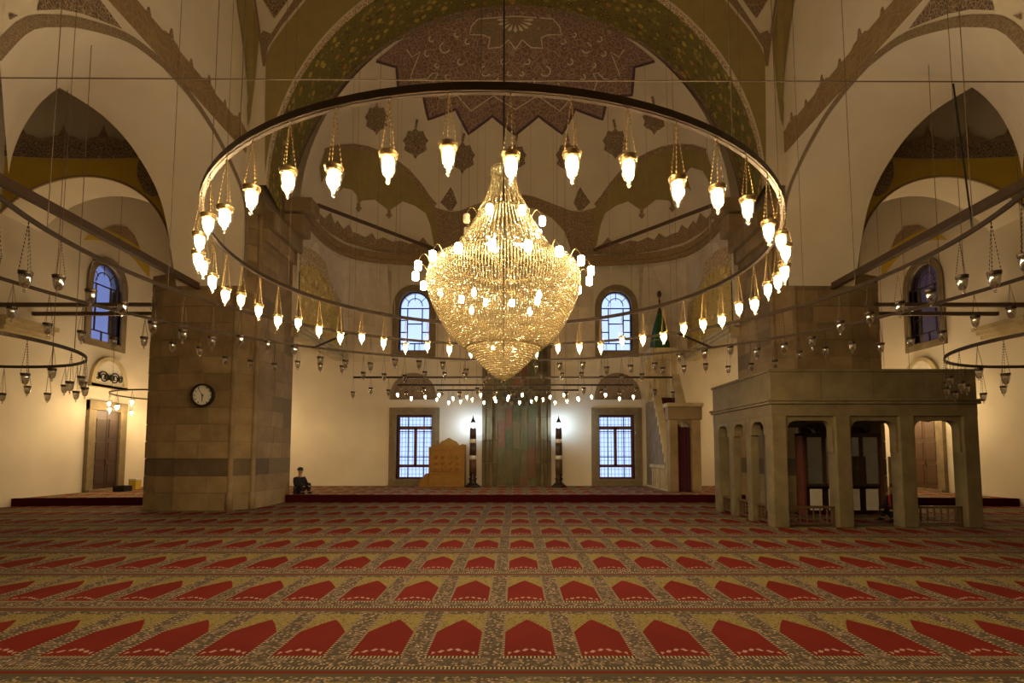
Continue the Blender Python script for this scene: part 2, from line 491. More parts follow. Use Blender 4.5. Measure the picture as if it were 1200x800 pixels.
# ---- windows of the back wall
def lower_window(n, R, s):
    x0, x1, z0, z1 = R
    r = thing('window_%d' % n, 'tall stone-framed casement window %s' % ('behind the wooden preaching chair' if s < 0 else 'beside the marble pulpit stair'), 'window', ((x0+x1)/2, BACK, z0), None, 'structure')
    fr = .30
    out = [(x0-fr, STEPH), (x1+fr, STEPH), (x1+fr, z1+fr), (x0-fr, z1+fr)]
    inn = [(x0, z0), (x1, z0), (x1, z1), (x0, z1)]
    MB().ringprism(out, inn, BACK-.10, BACK+.30).build('stone_frame', M['frame_stone'], r, bevel=.015)
    out2 = [(x0-fr*.55, z0-.12), (x1+fr*.55, z0-.12), (x1+fr*.55, z1+fr*.55), (x0-fr*.55, z1+fr*.55)]
    MB().ringprism(out2, inn, BACK-.14, BACK-.08).build('frame_moulding', M['frame_stone'], r)
    yb = BACK+.22
    W, H = x1-x0, z1-z0
    MB().ringprism(inn, [(x0+.09, z0+.07), (x1-.09, z0+.07), (x1-.09, z1-.09), (x0+.09, z1-.09)], yb, yb+.08).build('window_sash', M['wood_red'], r)
    cols = [x0+.09, x0+W*.36, x0+W*.5, x0+W*.64, x1-.09]
    rows = [z0+.07, z0+H*.2, z0+H*.34, z0+H*.68, z0+H*.80, z1-.09]
    MB().box(cols[2]-.06, cols[2]+.06, yb, yb+.09, rows[1], rows[4]).build('mullion', M['wood_red'], r)
    MB().box(x0+.05, x1-.05, yb, yb+.09, rows[1]-.06, rows[1]+.06).build('transom', M['wood_red'], r)
    MB().box(x0+.05, x1-.05, yb, yb+.09, rows[4]-.07, rows[4]+.07).build('transom', M['wood_red'], r)
    for xx in (x0+W*.29, x0+W*.74):
        MB().box(xx-.018, xx+.018, yb+.02, yb+.06, z0+.07, z1-.09).build('glazing_bar', M['wood_dark'], r)
    for zz in (rows[2], rows[3]+.16):
        MB().box(x0+.09, x1-.09, yb+.02, yb+.06, zz-.018, zz+.018).build('glazing_bar', M['wood_dark'], r)
    gx = [x0+.09, x0+W*.29, cols[2], x0+W*.74, x1-.09]; gz = [z0+.07, rows[1], rows[2], rows[3]+.16, rows[4], z1-.09]
    for i in range(4):
        for j in range(5):
            MB().box(gx[i], gx[i+1], yb+.035, yb+.045, gz[j], gz[j+1]).build('pane', M['pane'], r)
    for k in range(1, 10):
        xx = x0+W*k/10
        MB().tube([(xx, BACK+.38, z0), (xx, BACK+.38, z1)], .010, 4).build('iron_bar', M['iron'], r)
    for k in range(1, 14):
        zz = z0+H*k/14
        MB().tube([(x0, BACK+.39, zz), (x1, BACK+.39, zz)], .009, 4).build('iron_bar', M['iron'], r)
    # blind lunette above
    a, b = atY(457, 468, BACK), atY(512, 437, BACK)
    lx0, lx1 = (a.x, b.x) if s < 0 else (-b.x, -a.x)
    L = thing('lunette', 'dark carved stone lunette above the %s window' % ('preaching chair' if s < 0 else 'pulpit side'), 'lunette', ((lx0+lx1)/2, BACK, a.z), None, 'structure')
    def lun(k):
        cx, hw, hh = (lx0+lx1)/2, (lx1-lx0)/2*k, (b.z-a.z)*k
        return [(cx+hw*cos(q*pi/14), a.z+hh*sin(q*pi/14)**.9) for q in range(15)]
    MB().prism(lun(.9), BACK-.05, BACK+.02, 'y').build('carved_panel', M['orn_fine'], L)
    MB().ringprism(lun(1.0), lun(.86), BACK-.09, BACK+.02).build('arch_moulding', M['frame_stone'], L)
lower_window(1, LOW_L, -1); lower_window(2, LOW_R, 1)

def arched_window(n, R, label, put, glass, bars_mat, frame_w, depth):
    """put(u, w, d): u along wall, w height, d depth outward (neg = into room)"""
    u0, u1, z0, z1 = R
    r = thing('window_%d' % n, label, 'window', put((u0+u1)/2, z0, 0), None, 'structure')
    N = 16
    def ol(k): return arch_poly(u0-k, u1+k, z0-k, z1+k, N, .12)
    def ring(o, i, a, b, name, mat):
        m = MB().ringprism(o, i, a, b, 'y')
        m.v = [tuple(put(x, z, y)) for x, y, z in m.v]; m.build(name, mat, r)
    sq = [(u0-frame_w, z0-frame_w), (u1+frame_w, z0-frame_w)]+[(max(u0-.02, min(u1+.02, p[0])), p[1]) for p in []]
    # wall filler with an arched opening, so the rectangular opening reads arched
    inn = ol(0)
    out = [(u0-.0, z0), (u1, z0)]
    for k in range(N+1):
        p = inn[2+k]; a = pi*k/N
        q = ((u0+u1)/2+(u1-u0)/2*1.0*max(-1, min(1, 1.5*cos(a))), z1 if .25 < k/N < .75 else max(p[1], z1-(u1-u0)/2*(1-max(0, 1-abs(cos(a))))*.0-(.0)))
        out.append((q[0], z1+.01))
    out[0] = (u0-.01, z0-.01); out[1] = (u1+.01, z0-.01)
    ring(out, inn, 0, .42, 'arch_reveal', M['plaster'])
    ring(ol(frame_w), ol(0), -.07, .10, 'stone_frame', M['frame_stone'])
    ring(ol(.0), ol(-.05), .10, .2, 'window_sash', bars_mat)
    W, H = u1-u0, z1-z0
    def bar(a, b, name='glazing_bar'):
        m = MB(); hw = .022
        if abs(a[0]-b[0]) < 1e-6: m.box(a[0]-hw, a[0]+hw, .12, .16, a[1], b[1])
        else: m.box(a[0], b[0], .12, .16, a[1]-hw, a[1]+hw)
        m.v = [tuple(put(x, z, y)) for x, y, z in m.v]; m.build(name, bars_mat, r)
    xs = [u0, u0+W*.26, u1-W*.26, u1]; zh = z0+H*.72
    bar((xs[1], z0+H*.13), (xs[1], zh)); bar((xs[2], z0+H*.13), (xs[2], zh))
    bar((u0, zh), (u1, zh)); bar((u0, z0+H*.13), (u1, z0+H*.13))
    for q in (.32, .52): bar((u0, z0+H*q), (xs[1], z0+H*q)); bar((xs[2], z0+H*q), (u1, z0+H*q))
    bar((xs[1], z0+H*.46), (xs[2], z0+H*.46)); bar(((u0+u1)/2, z0), ((u0+u1)/2, z0+H*.13))
    ha = arch_poly(xs[1], xs[2], zh-.1, z1-H*.11, N, .1)[2:]
    m = MB().tube([(p[0], .14, p[1]) for p in ha], .02, 5); m.v = [tuple(put(x, z, y)) for x, y, z in m.v]; m.build('glazing_bar', bars_mat, r)
    for a in (45, 90, 135):
        c0 = ((u0+u1)/2+W*.24*cos(radians(a)), zh+H*.12*sin(radians(a))+.04); c1 = ((u0+u1)/2+W*.5*cos(radians(a)), zh+H*.27*sin(radians(a)))
        m = MB().tube([(c0[0], .14, c0[1]), (c1[0], .14, c1[1])], .016, 5); m.v = [tuple(put(x, z, y)) for x, y, z in m.v]; m.build('glazing_bar', bars_mat, r)
    cells = [(u0, u1, z0, z0+H*.13)]+[(xs[i], xs[i+1], a, b) for i in range(3) for a, b in ((z0+H*.13, z0+H*.46), (z0+H*.46, zh))]
    for a, b, c_, d in cells:
        m = MB().box(a, b, .135, .145, c_, d); m.v = [tuple(put(x, z, y)) for x, y, z in m.v]; m.build('pane', glass, r)
    hd = [p for p in inn[2:]]
    poly = [(u0, zh)]+[(u1, zh)]+[p for p in hd if p[1] > zh+.01]
    m = MB().prism(poly, .135, .145, 'y'); m.v = [tuple(put(x, z, y)) for x, y, z in m.v]; m.build('pane', glass, r)
    return r
arched_window(3, UP_L, 'arched upper window above the preaching chair side of the prayer wall', lambda u, z, d: Vector((u, BACK+d, z)), M['pane'], M['wood_dark'], .26, .4)
arched_window(4, UP_R, 'arched upper window beside the green pulpit cone', lambda u, z, d: Vector((u, BACK+d, z)), M['pane'], M['wood_dark'], .26, .4)
arched_window(5, (wy0, wy1, wz0, wz1), 'blue arched window above the door near the clock pier', lambda u, z, d: Vector((-SIDE-d, u, z)), M['pane_blue'], M['wood_dark'], .24, .4)
arched_window(6, (wy0, wy1, wz0, wz1), 'dark arched window in the aisle behind the stone platform', lambda u, z, d: Vector((SIDE+d, u, z)), M['pane_dusk'], M['wood_dark'], .24, .4)

# ---- doors in the outer walls
def side_door(n, s, label, leafmat):
    X = s*SIDE
    a, b = atX(97, 570, -SIDE), atX(140, 570, -SIDE)
    y0, y1 = a.y, b.y
    ztop = 3.45
    r = thing('door_%d' % n, label, 'door', (X, (y0+y1)/2, STEPH), None, 'structure')
    def bx(d0, d1, ya, yb, za, zb, name, mat, par=r, **k):
        return MB().box(min(X-s*d0, X-s*d1), max(X-s*d0, X-s*d1), ya, yb, za, zb).build(name, mat, par, **k)
    bx(0, .14, y0-.05, y0+.27, STEPH, ztop, 'jamb', M['frame_stone'], bevel=.015)
    bx(0, .14, y1-.27, y1+.05, STEPH, ztop, 'jamb', M['frame_stone'], bevel=.015)
    bx(0, .15, y0-.05, y1+.05, ztop-.34, ztop, 'lintel', M['frame_stone'], bevel=.015)
    bx(0, .22, y0, y1, STEPH, STEPH+.08, 'threshold', M['frame_stone'])
    yl, yr, zt = y0+.28, y1-.28, ztop-.34
    mid = (yl+yr)/2
    for (p, q) in ((yl, mid-.01), (mid+.01, yr)):
        lf = bx(.01, .06, p, q, STEPH+.08, zt, 'door_leaf', leafmat)
        for (za, zb) in ((.25, .95), (1.1, 1.75), (1.9, 2.6)):
            bx(.055, .08, p+.09, q-.09, STEPH+za, min(STEPH+zb, zt-.1), 'door_panel', leafmat, lf, bevel=.01)
    MB().tube([(X-s*.07, mid-.06, 1.35), (X-s*.13, mid-.06, 1.3), (X-s*.13, mid-.06, 1.15), (X-s*.07, mid-.06, 1.1)], .012, 6).build('handle', M['iron'], r)
    # lunette over the door
    c0, c1 = atX(97, 456, -SIDE), atX(144, 456, -SIDE)
    zb = 3.95; hw = (y1-y0)/2+.02; cy = (y0+y1)/2; hh = 1.15
    L = thing('lunette', 'pointed stone lunette with scroll carving over the %s' % ('closed door near the clock pier' if s < 0 else 'carved door behind the stone platform'), 'lunette', (X, cy, zb), None, 'structure')
    def lun(k, dz=0): return [(cy+hw*k*cos(q*pi/16), zb+dz+hh*k*sin(q*pi/16)**.85) for q in range(17)]
    MB().prism(lun(.8, .1), X, X-s*.05, 'x').build('back_panel', M['white'], L)
    MB().ringprism(lun(1), lun(.78, .1), X, X-s*.12, 'x').build('arch_moulding', M['marble'], L)
    MB().box(min(X, X-s*.12), max(X, X-s*.12), cy-hw, cy+hw, zb-.02, zb+.12).build('sill_moulding', M['marble'], L)
    for side in (-1, 1):
        for cx, rr in ((.30, .26), (.62, .16), (.12, .15)):
            pts = [(X-s*.07, cy+side*(cx*hw+rr*hw*(1-k/34)*cos(k*.42)), zb+.38+rr*hw*(1-k/34)*sin(k*.42)) for k in range(28)]
            MB().tube(pts, .022, 5).build('scroll', M['iron'], L)
side_door(1, -1, 'dark brown double door near the clock pier', M['wood_dark'])
side_door(2, 1, 'carved wooden door seen through the stone platform', M['wood'])

# ---- piers
PLAN = [(-10.5, 17.5), (-10.48, 15.02), (-10.05, 14.86), (-9.46, 14.74), (-7.97, 14.74), (-7.5, 15.3), (-7.45, 17.5)]
PTOP = 8.6
def pier(s):
    P = [(s*-x, y) for x, y in PLAN]
    r = thing('pier_%s' % ('left' if s < 0 else 'right'), 'massive ashlar pier %s' % ('carrying the round clock' if s < 0 else 'rising behind the stone platform'), 'pier', (s*9.0, 16, 0), None, 'structure')
    core = [(x*.998, y+.02) for x, y in P]
    MB().prism(core, .001, 6.7).build('pier_core', M['mortar'], r)
    MB().prism([(s*9.5, 17.5), (s*9.46, 14.77), (s*7.98, 14.77), (s*7.52, 15.3), (s*7.48, 17.5)], 6.7, 10).build('pier_core', M['mortar'], r)
    rnd = random.Random(3 if s < 0 else 5)
    CH = .478
    for e in range(1, 6):
        a, b = Vector(P[e]), Vector(P[e+1])
        if e == 4: pass
        L = (b-a).length; d = (b-a)/L; nrm = Vector((d.y, -d.x))
        if nrm.dot((a+b)/2-Vector((s*9, 16))) < 0: nrm = -nrm
        nc = int(PTOP/CH)
        for c_ in range(nc+2 if e > 2 else 14):
            z0 = c_*CH+.002; z1 = z0+CH-.012
            if c_ == 2: mat = M['stone_dark']
            else: mat = M['stone']
            u = 0.0
            while u < L-.02:
                ln = rnd.uniform(.6, 1.05)
                if L-u-ln < .4: ln = L-u
                p, q = a+d*(u+.005), a+d*(min(u+ln, L)-.005)
                pr = .012+rnd.uniform(0, .012)
                vs = [p-nrm*.03, q-nrm*.03, q+nrm*pr, p+nrm*pr]
                MB().prism([tuple(v) for v in vs], z0, z1).build('stone_block', mat, r)
                u += ln
    # engaged colonnettes on the chamfer
    for k in (0.08, .92):
        c_ = Vector(P[4]).lerp(Vector(P[5]), k)
        MB().lathe([(.10, 0.002), (.10, .45), (.07, .5), (.07, 8.3), (.1, 8.4), (.1, 8.6)], 10, (c_.x, c_.y-.01, 0)).build('engaged_colonnette', M['stone'], r, smooth=True)
    # impost brackets under the apse arch
    for k, (x1, z0, z1) in enumerate(((7.32, 7.85, 8.25), (7.16, 8.25, 8.75), (6.9, 8.75, 9.35), (6.63, 9.45, 9.9))):
        xa, xb = sorted((s*(x1), s*8.0)); MB().box(xa, xb, 15.3 if k < 2 else 16.7, 17.42, z0, z1).build('impost_bracket', M['stone'], r, bevel=.03)
    return r
PIER_L = pier(-1); PIER_R = pier(1)

# ---- the arcade walls (arch, soffit, frieze, painted spandrels)
A1 = [(14.66, 6.3)]+[(lambda p: (p.y, p.z))(atX(x, y, -AX)) for x, y in ((287, 270), (283.5, 229.5), (267, 189), (243, 145), (216, 108), (189, 78), (152, 51), (101, 35), (67, 32), (34, 37), (0, 72))]
A1R = resample([(-AX, y, z) for y, z in A1[:7]], 28); A1Lf = resample([(-AX, y, z) for y, z in A1[6:]], 18)
A1P = A1R+A1Lf[1:]
A2R = resample([(-9.6, 14.7, 6.3)]+[tuple(atX(*p)) for p in ((205, 325, -9.6), (190, 240, -9.6), (160, 180, -9.65), (120, 135, -9.8), (60, 97, -10.2))], 28)
A2L = resample([tuple(atX(*p)) for p in ((60, 97, -10.2), (42, 122, -10.4), (26, 152, -10.6), (15, 180, -10.7), (10, 204, -10.75))], 18)
A2P = A2R+A2L[1:]
wall = MB()
wall.grid([[tuple(p) for p in A1P], [(p.x, p.y, max(10.5, p.z+.3)) for p in A1P], [(p.x, p.y, 18.5) for p in A1P]])
soff = MB().grid([[tuple(a.lerp(b, k/6)) for a, b in zip(A1P, A2P)] for k in range(7)])
refl = lambda m: (lambda q: (setattr(q, 'v', [(x, 13.9-y, z) for x, y, z in m.v]), setattr(q, 'f', [f[::-1] for f in m.f]), q)[2])(MB())
def band_on_side(zf0, zf1, y0, y1, x):  # crenellated painted frieze on the arcade wall
    pts = [(y0, zf0), (y1, zf0)]
    n = 11; top = []
    for k in range(n):
        c_ = y1+(y0-y1)*(k+.5)/n; h = (y1-y0)/n
        big = k % 2 == 0
        top += [(c_+h*.5, zf1), (c_+h*.28, zf1+(.12 if big else .03)), (c_+h*.10, zf1+(.14 if big else .04)), (c_+.02, zf1+(.34 if big else .2)), (c_-.02, zf1+(.34 if big else .2)), (c_-h*.10, zf1+(.14 if big else .04)), (c_-h*.28, zf1+(.12 if big else .03))]
    return pts, top
SIDEB = wall.bvh()
for s in (-1, 1):
    nm = 'left' if s < 0 else 'right'
    T = (lambda m: m) if s < 0 else (lambda m: m.mirror())
    r = thing('arcade_%s' % nm, 'white plastered arcade wall with painted arch %s' % ('beside the clock pier' if s < 0 else 'above the stone platform'), 'arcade', (s*AX, 11, 6.3), None, 'structure')
    T(wall).build('arcade_wall', M['plaster'], r)
    T(soff).build('arch_soffit', M['plaster'], r, smooth=True)
    T(refl(wall)).build('arcade_wall', M['plaster'], r); T(refl(soff)).build('arch_soffit', M['plaster'], r, smooth=True)
    T(MB().lathe([(.36, .001), (.36, .25), (.27, .3), (.25, 4.9), (.3, 5.0), (.36, 5.5)], 20, (-AX-.38, 6.76, 0))).build('arcade_column', M['stone'], r, smooth=True)
    T(MB().box(-9.6, -AX, 6.38, 7.54, 7.2, 18.5)).build('arcade_wall', M['plaster'], r)
    T(MB().box(-9.62, -AX+.02, 6.39, 7.15, 5.5, 7.2)).build('impost', M['marble'], r)
    T(MB().box(-10.5, -AX, -9, -.8, 0, 18.5)).build('arcade_wall', M['plaster'], r)
    # frieze and spandrel painting
    pts, top = band_on_side(10.17, 10.74, 6.5, 14.55, 0)
    m = MB().box(-AX, -AX+.03, 6.5, 14.58, 10.15, 10.78); T(m).build('painted_frieze', M['brownband'], r)
    m = MB().prism([(y, z) for y, z in [(6.5, 10.72), (14.55, 10.72)]+top], -AX, -AX+.02, 'x'); T(m).build('painted_crest', M['orn'], r)
    inn = [(p.y, p.z) for p in A1P]; N = len(inn); outb = []; outl = []
    for i in range(N):
        a, b = Vector(inn[max(i-1, 0)]), Vector(inn[min(i+1, N-1)]); d = (b-a).normalized(); nn = Vector((d.y, -d.x))
        if nn.y < 0 and 5 < i < N-5: nn = -nn
        if i <= 5: nn = Vector((max(abs(nn.x), .2), abs(nn.y))).normalized()
        if i >= N-5: nn = Vector((-abs(nn.x), abs(nn.y)))
        outb.append(tuple(Vector(inn[i])+nn*.17))
    m = MB().grid([[(-AX+.015, y, z) for y, z in inn], [(-AX+.015, y, min(z, 10.16)) for y, z in outb]]); T(m).build('painted_arch_border', M['orn_green'], r)
    for poly in ([(42, 12), (48, -6), (112, -6), (142, 34), (120, 25), (95, 16), (70, 11)], [(-10, 8), (0, 13), (20, 18), (0, 29), (-10, 34)]):
        m = drape(poly, SIDEB, .02, 12)
        if m.f: T(m).build('painted_spandrel', M['orn_fine'], r)
    T(MB().beam((-9.0, 7.1, 6.36), (-9.0, 14.76, 6.30), .14, .17)).build('tie_beam', M['beamwood'], r)
    # transverse arch towards the corner bay
    xc, zc, rr = -12.7, 6.87, 2.85
    def yw(x): return 14.8+.35*(1-((x-xc)/3.4)**2)
    xs = [-15.2+(15.2-9.3)*k/44 for k in range(45)]
    def za(x): return zc+sqrt(max(0, rr*rr-(x-xc)**2))
    cols_y = [[(x, yw(x), za(x)+(10.28-za(x))*k/3) for x in xs] for k in range(4)]
    q = thing('arch_%s' % nm, 'yellow painted arch into the corner bay %s' % ('with the lit door' if s < 0 else 'behind the stone platform'), 'arch', (s*12.7, 15.5, zc), None, 'structure')
    yb = MB().grid(cols_y); T(yb).build('yellow_wall', M['yellow'], q, smooth=True)
    con = MB().grid([[(x, 14.8+(yw(x)-14.8)*(1+.9*sin(k/7*pi))*(1 if k < 6 else .6), 10.28+3.6*k/7) for x in xs] for k in range(8)])
    T(con).build('exedra_vault', M['plaster'], q, smooth=True)
    T(MB().grid([[(x, yw(x), za(x)) for x in xs], [(x, 16.3, za(x)) for x in xs]])).build('arch_soffit', M['plaster'], q, smooth=True)
    T(MB().grid([[(x, 16.3, za(x)) for x in xs], [(x, 16.3, 18.5) for x in xs]])).build('arch_back', M['plaster'], q)
    T(MB().tube([(x, yw(x)-.01, za(x)+.03) for x in xs], .035, 5)).build('arch_edge_line', M['brownband'], q)
    fz = MB().grid([[(x, yw(x)-.025, 10.28+.50*k) for x in xs] for k in range(2)]); T(fz).build('painted_frieze', M['orn_fine'], q)
    cr = MB()
    for k in range(5):
        cx = xs[0]+(k+.5)*(5.9/5); h = 5.9/5
        pr = [(-.5, 0), (.5, 0), (.5, .05), (.3, .16), (.12, .2), (.06, .34), (0, .52), (-.06, .34), (-.12, .2), (-.3, .16), (-.5, .05)]
        cr.add([(cx+a*h, yw(min(max(cx+a*h, xs[0]), xs[-1]))-.02, 10.76+b*1.1) for a, b in pr], [tuple(range(len(pr)))])
    T(cr).build('painted_crest', M['orn'], q)
    yv = yb.bvh()
    m = drape([(163, 190), (170, 182), (182, 205), (189, 228), (180, 231), (170, 226), (163, 212), (161, 200)], yv, .03, 6)
    if m.f: T(m).build('painted_roundel', M['orn_fine'], q)
    T(MB().beam((-SIDE, 14.95, 5.83), (-10.3, 14.95, 5.83), .10, .11)).build('tie_beam', M['beamwood'], q)
    T(MB().beam((-SIDE, 16.2, 5.90), (-10.3, 16.2, 5.90), .10, .11)).build('tie_beam', M['beamwood'], q)
    for k in range(3):
        T(MB().box(-SIDE, -14.5+.09*k, 14.8-.05*k, 16.3+.05*k, 5.10+.13*k, 5.23+.13*k)).build('impost', M['marble'], q)
    # painted arch on the outer wall of the corner bay
    LW = MB().add([(-SIDE, 10, 0), (-SIDE, 22, 0), (-SIDE, 22, 17), (-SIDE, 10, 17)], [(0, 1, 2, 3)]).bvh()
    m = drape([(97, 281), (108, 272), (122, 268), (140, 270), (155, 281), (168, 296), (175, 306), (175, 326), (168, 318), (158, 305), (143, 291), (128, 284), (112, 281)], LW, .015, 7)
    if m.f: T(m).build('painted_yellow_arch', M['yellow'], WALLL if s < 0 else WALLR)
    m = drape([(122, 268), (133, 264), (147, 266), (157, 276), (163, 290), (152, 283), (140, 276)], LW, .03, 6)
    if m.f: T(m).build('painted_crest', M['orn'], WALLL if s < 0 else WALLR)

# ---- front arch, semi-dome and upper apse
RA0, RA1, ZA0, ZA1, AY1 = 7.1, 7.65, 9.2, 9.2, 17.3
fw = MB()
NA = 72
ang = [pi*k/NA for k in range(NA+1)]
fw.grid([[(RA0*cos(a), FY, ZA0+RA0*sin(a)) for a in ang], [(max(-9.3, min(9.3, 9.3*1.4*cos(a))), FY, ZA0 if k in (0, NA) else (18.5 if .24 < k/NA < .76 else ZA0+(18.5-ZA0)*min(1, (min(k, NA-k)/NA)/.24))) for k, a in enumerate(ang)]])
APSE = thing('apse_vault', 'painted half dome over the prayer niche with yellow floral arch', 'vault', (0, 18, 8.4), None, 'structure')
fw.build('arch_face', M['plaster'], APSE)
FWB = fw.bvh()
def barrel(t0, t1):
    return MB().grid([[((RA0+(RA1-RA0)*t)*cos(a), FY+(AY1-FY)*t, ZA0+(ZA1-ZA0)*t+(RA0+(RA1-RA0)*t)*sin(a)) for a in ang] for t in (t0, (t0+t1)/2, t1)])
barrel(0, .09).build('painted_border', M['goldline'], APSE, smooth=True)
barrel(.09, .90).build('painted_floral_band', M['orn_yellow'], APSE, smooth=True)
barrel(.90, 1.03).build('painted_border', M['orn_fine'], APSE, smooth=True)
ZB = 9.67
HB = [(-7.22, 17.2), (-7.24, 18.2), (-7.24, 19.2), (-7.1, 20.1), (-6.75, 20.8), (-5.9, 21.38), (-4.7, 21.66), (-3, 21.82), (-1.5, 21.88), (0, 21.9)]
BASE = HB+[(-x, y) for x, y in HB[-2::-1]]
BASE = [(p.x, p.y) for p in resample([(x, y, 0) for x, y in BASE], 61)]
dome = MB().grid([[(x*cos(q), 17.2+(y-17.2)*cos(q), ZB+7.25*sin(q)) for x, y in BASE] for q in [pi/2*k/26 for k in range(27)]])
dome.build('half_dome', M['plaster'], APSE, smooth=True)
DB = dome.bvh()
# drum below the half dome, passing from the rounded base to the square plan
drum = {-1: [], 1: []}
for x, y in BASE:
    if abs(x) >= 5.3:
        t_ = (y-17.2)/(BACK-17.2)
        rx, ry = (math.copysign(7.27, x), y if y < 19.5 else 19.5+(y-19.5)*2.2)
        if ry > BACK-.01 or abs(x) < 6.6: rx, ry = math.copysign(7.27 if abs(x) > 6.6 else 5.3+(abs(x)-5.3)*1.5, x), BACK-.01
        drum[1 if x > 0 else -1].append(((x, y), (rx, ry)))
for s in (-1, 1):
    MB().grid([[(bx+(rx-bx)*t, by+(ry-by)*t, z) for (bx, by), (rx, ry) in drum[s]] for t, z in ((0, ZB), (0, 9.3), (.45, 8.5), (.85, 7.8), (1, 7.3))]).build('drum', M['stone_pale'], APSE)
wallsd = MB()
for s in (-1, 1): wallsd.box(min(s*7.25, s*7.6), max(s*7.25, s*7.6), 17.3, BACK, 5.75, 9.6)
for s in (-1, 1):
    MB().box(min(s*7.25, s*7.6), max(s*7.25, s*7.6), 17.3, BACK, 5.75, 9.6).build('apse_side_wall', M['plaster'], APSE)
cor = MB()
for (o, z0, z1) in ((.10, 9.42, 9.58), (.18, 9.58, 9.82)):
    ins = [(x*(1-o/7), 17.2+(y-17.2)*(1-o/4.6)) for x, y in BASE]
    cor.grid([[(x, y, z0) for x, y in BASE], [(x, y, z0) for x, y in ins], [(x, y, z1) for x, y in ins], [(x, y, z1) for x, y in BASE]])
cor.build('cornice', M['brownband'], APSE, smooth=False)
def paint(poly, name, mat, both=True, bv=DB, off=.02, step=9, par=None):
    m = drape(poly, bv, off, step)
    if not m.f: return
    m.build(name, mat, par or APSE)
    if both: m.mirror().build(name, mat, par or APSE)
# big medallion under the crown
half = [(604, 8), (560, 11), (520, 21), (490, 34), (465, 50), (440, 70), (464, 77), (467, 111), (496, 113), (502, 140), (534, 128), (549, 157), (577, 136), (604, 158)]
med = half+[(2*PX-x, y) for x, y in half[-2:0:-1]]
paint(med, 'painted_medallion', M['orn_purple'], False, step=12)
def stroke(pts, wpx, close=False):
    """outline strip polygon around a pixel polyline"""
    L, R = [], []
    n = len(pts)
    for i in range(n):
        a, b = Vector(pts[max(i-1, 0)]), Vector(pts[min(i+1, n-1)])
        d = (b-a).normalized() if (b-a).length else Vector((1, 0)); nn = Vector((-d.y, d.x))*wpx/2
        p = Vector(pts[i]); L.append(tuple(p+nn)); R.append(tuple(p-nn))
    return L+R[::-1]
def stroke_mesh(pts, wpx, bv, off):
    m = MB(); o = Vector((0, 0, EYE))
    D = []
    for i in range(len(pts)-1):
        n = max(1, int(math.dist(pts[i], pts[i+1])/6))
        for k in range(n): D.append((pts[i][0]+(pts[i+1][0]-pts[i][0])*k/n, pts[i][1]+(pts[i+1][1]-pts[i][1])*k/n))
    D.append(pts[-1])
    st = stroke(D, wpx); n = len(D); ok = []
    out = []
    for p in st:
        d = ray(*p).normalized(); h = bv.ray_cast(o, d)
        if h[0] is None: return None
        nr = h[1] if h[1].dot(d) < 0 else -h[1]
        out.append(h[0]+nr*off)
    m.v = [tuple(p) for p in out]
    m.f = [(i, i+1, 2*n-2-i, 2*n-1-i) for i in range(n-1)]
    return m
def line(pts, wpx, name='painted_outline', mat=None, both=True, bv=DB, off=.035, par=None):
    m = stroke_mesh(pts, wpx, bv, off)
    if m is None: return
    m.build(name, mat or M['line'], par or APSE)
    if both: m.mirror().build(name, mat or M['line'], par or APSE)
line([(440, 71), (464, 78), (467, 111), (496, 113), (502, 140), (534, 128), (549, 157), (577, 136), (604, 158)], 3.2, mat=M['purple'])
line([(476, 57), (482, 66), (492, 60), (484, 80), (480, 92), (500, 92), (507, 85), (513, 86), (508, 95), (515, 115), (536, 112), (552, 130), (578, 112), (604, 128)], 1.2)
line([(604, 57), (596, 46), (586, 55), (572, 56), (574, 44), (566, 40), (550, 40), (552, 30), (560, 21), (604, 18)], 1.3)
paint([(604, 54), (596, 44), (586, 53), (574, 54), (576, 42), (553, 38), (555, 30), (564, 22), (604, 19)], 'painted_rosette', M['orn_green'], True, off=.03)
for k in range(9):
    a = pi+pi*k/8
    paint([(604+8*cos(a), 22-6*sin(a)), (604+18*cos(a-.13), 22-13*sin(a-.13)), (604+22*cos(a), 22-15*sin(a)), (604+18*cos(a+.13), 22-13*sin(a+.13))], 'painted_petal', M['line'], False, off=.045)
for (x, y, r_) in ((521, 55, 6), (569, 83, 6), (540, 72, 3.5), (500, 62, 3), (548, 48, 3), (590, 72, 3), (525, 90, 3), (585, 95, 3.5), (505, 45, 3), (556, 100, 3), (512, 76, 2.5), (535, 40, 2.5), (597, 86, 2.5)):
    pts = [(x+r_*cos(a), y+r_*sin(a)) for a in [k*.5 for k in range(1, 10)]]
    line(pts, 1.5, 'painted_crescent', M['line'])
# pendant medallions
def lobed(cx, cy, w_, h_):
    pr = [(0, -1), (.25, -.75), (.6, -.8), (.75, -.45), (1, -.2), (.8, .1), (.9, .4), (.55, .6), (.25, .7), (0, 1)]
    pr += [(-x, y) for x, y in pr[-2:0:-1]]
    return [(cx+x*w_/2, cy+y*h_/2) for x, y in pr]
for cx, cy, w_, h_ in ((441, 140, 28, 36), (487, 168, 30, 37), (542, 185, 30, 38), (604, 185, 26, 34)):
    paint(lobed(cx, cy, w_, h_), 'painted_pendant', M['orn_fine'], cx != 604, step=6)
    line([(cx, cy-h_/2), (cx+2, cy-h_/2-10)], 3, 'painted_stem', M['orn_fine'], cx != 604)
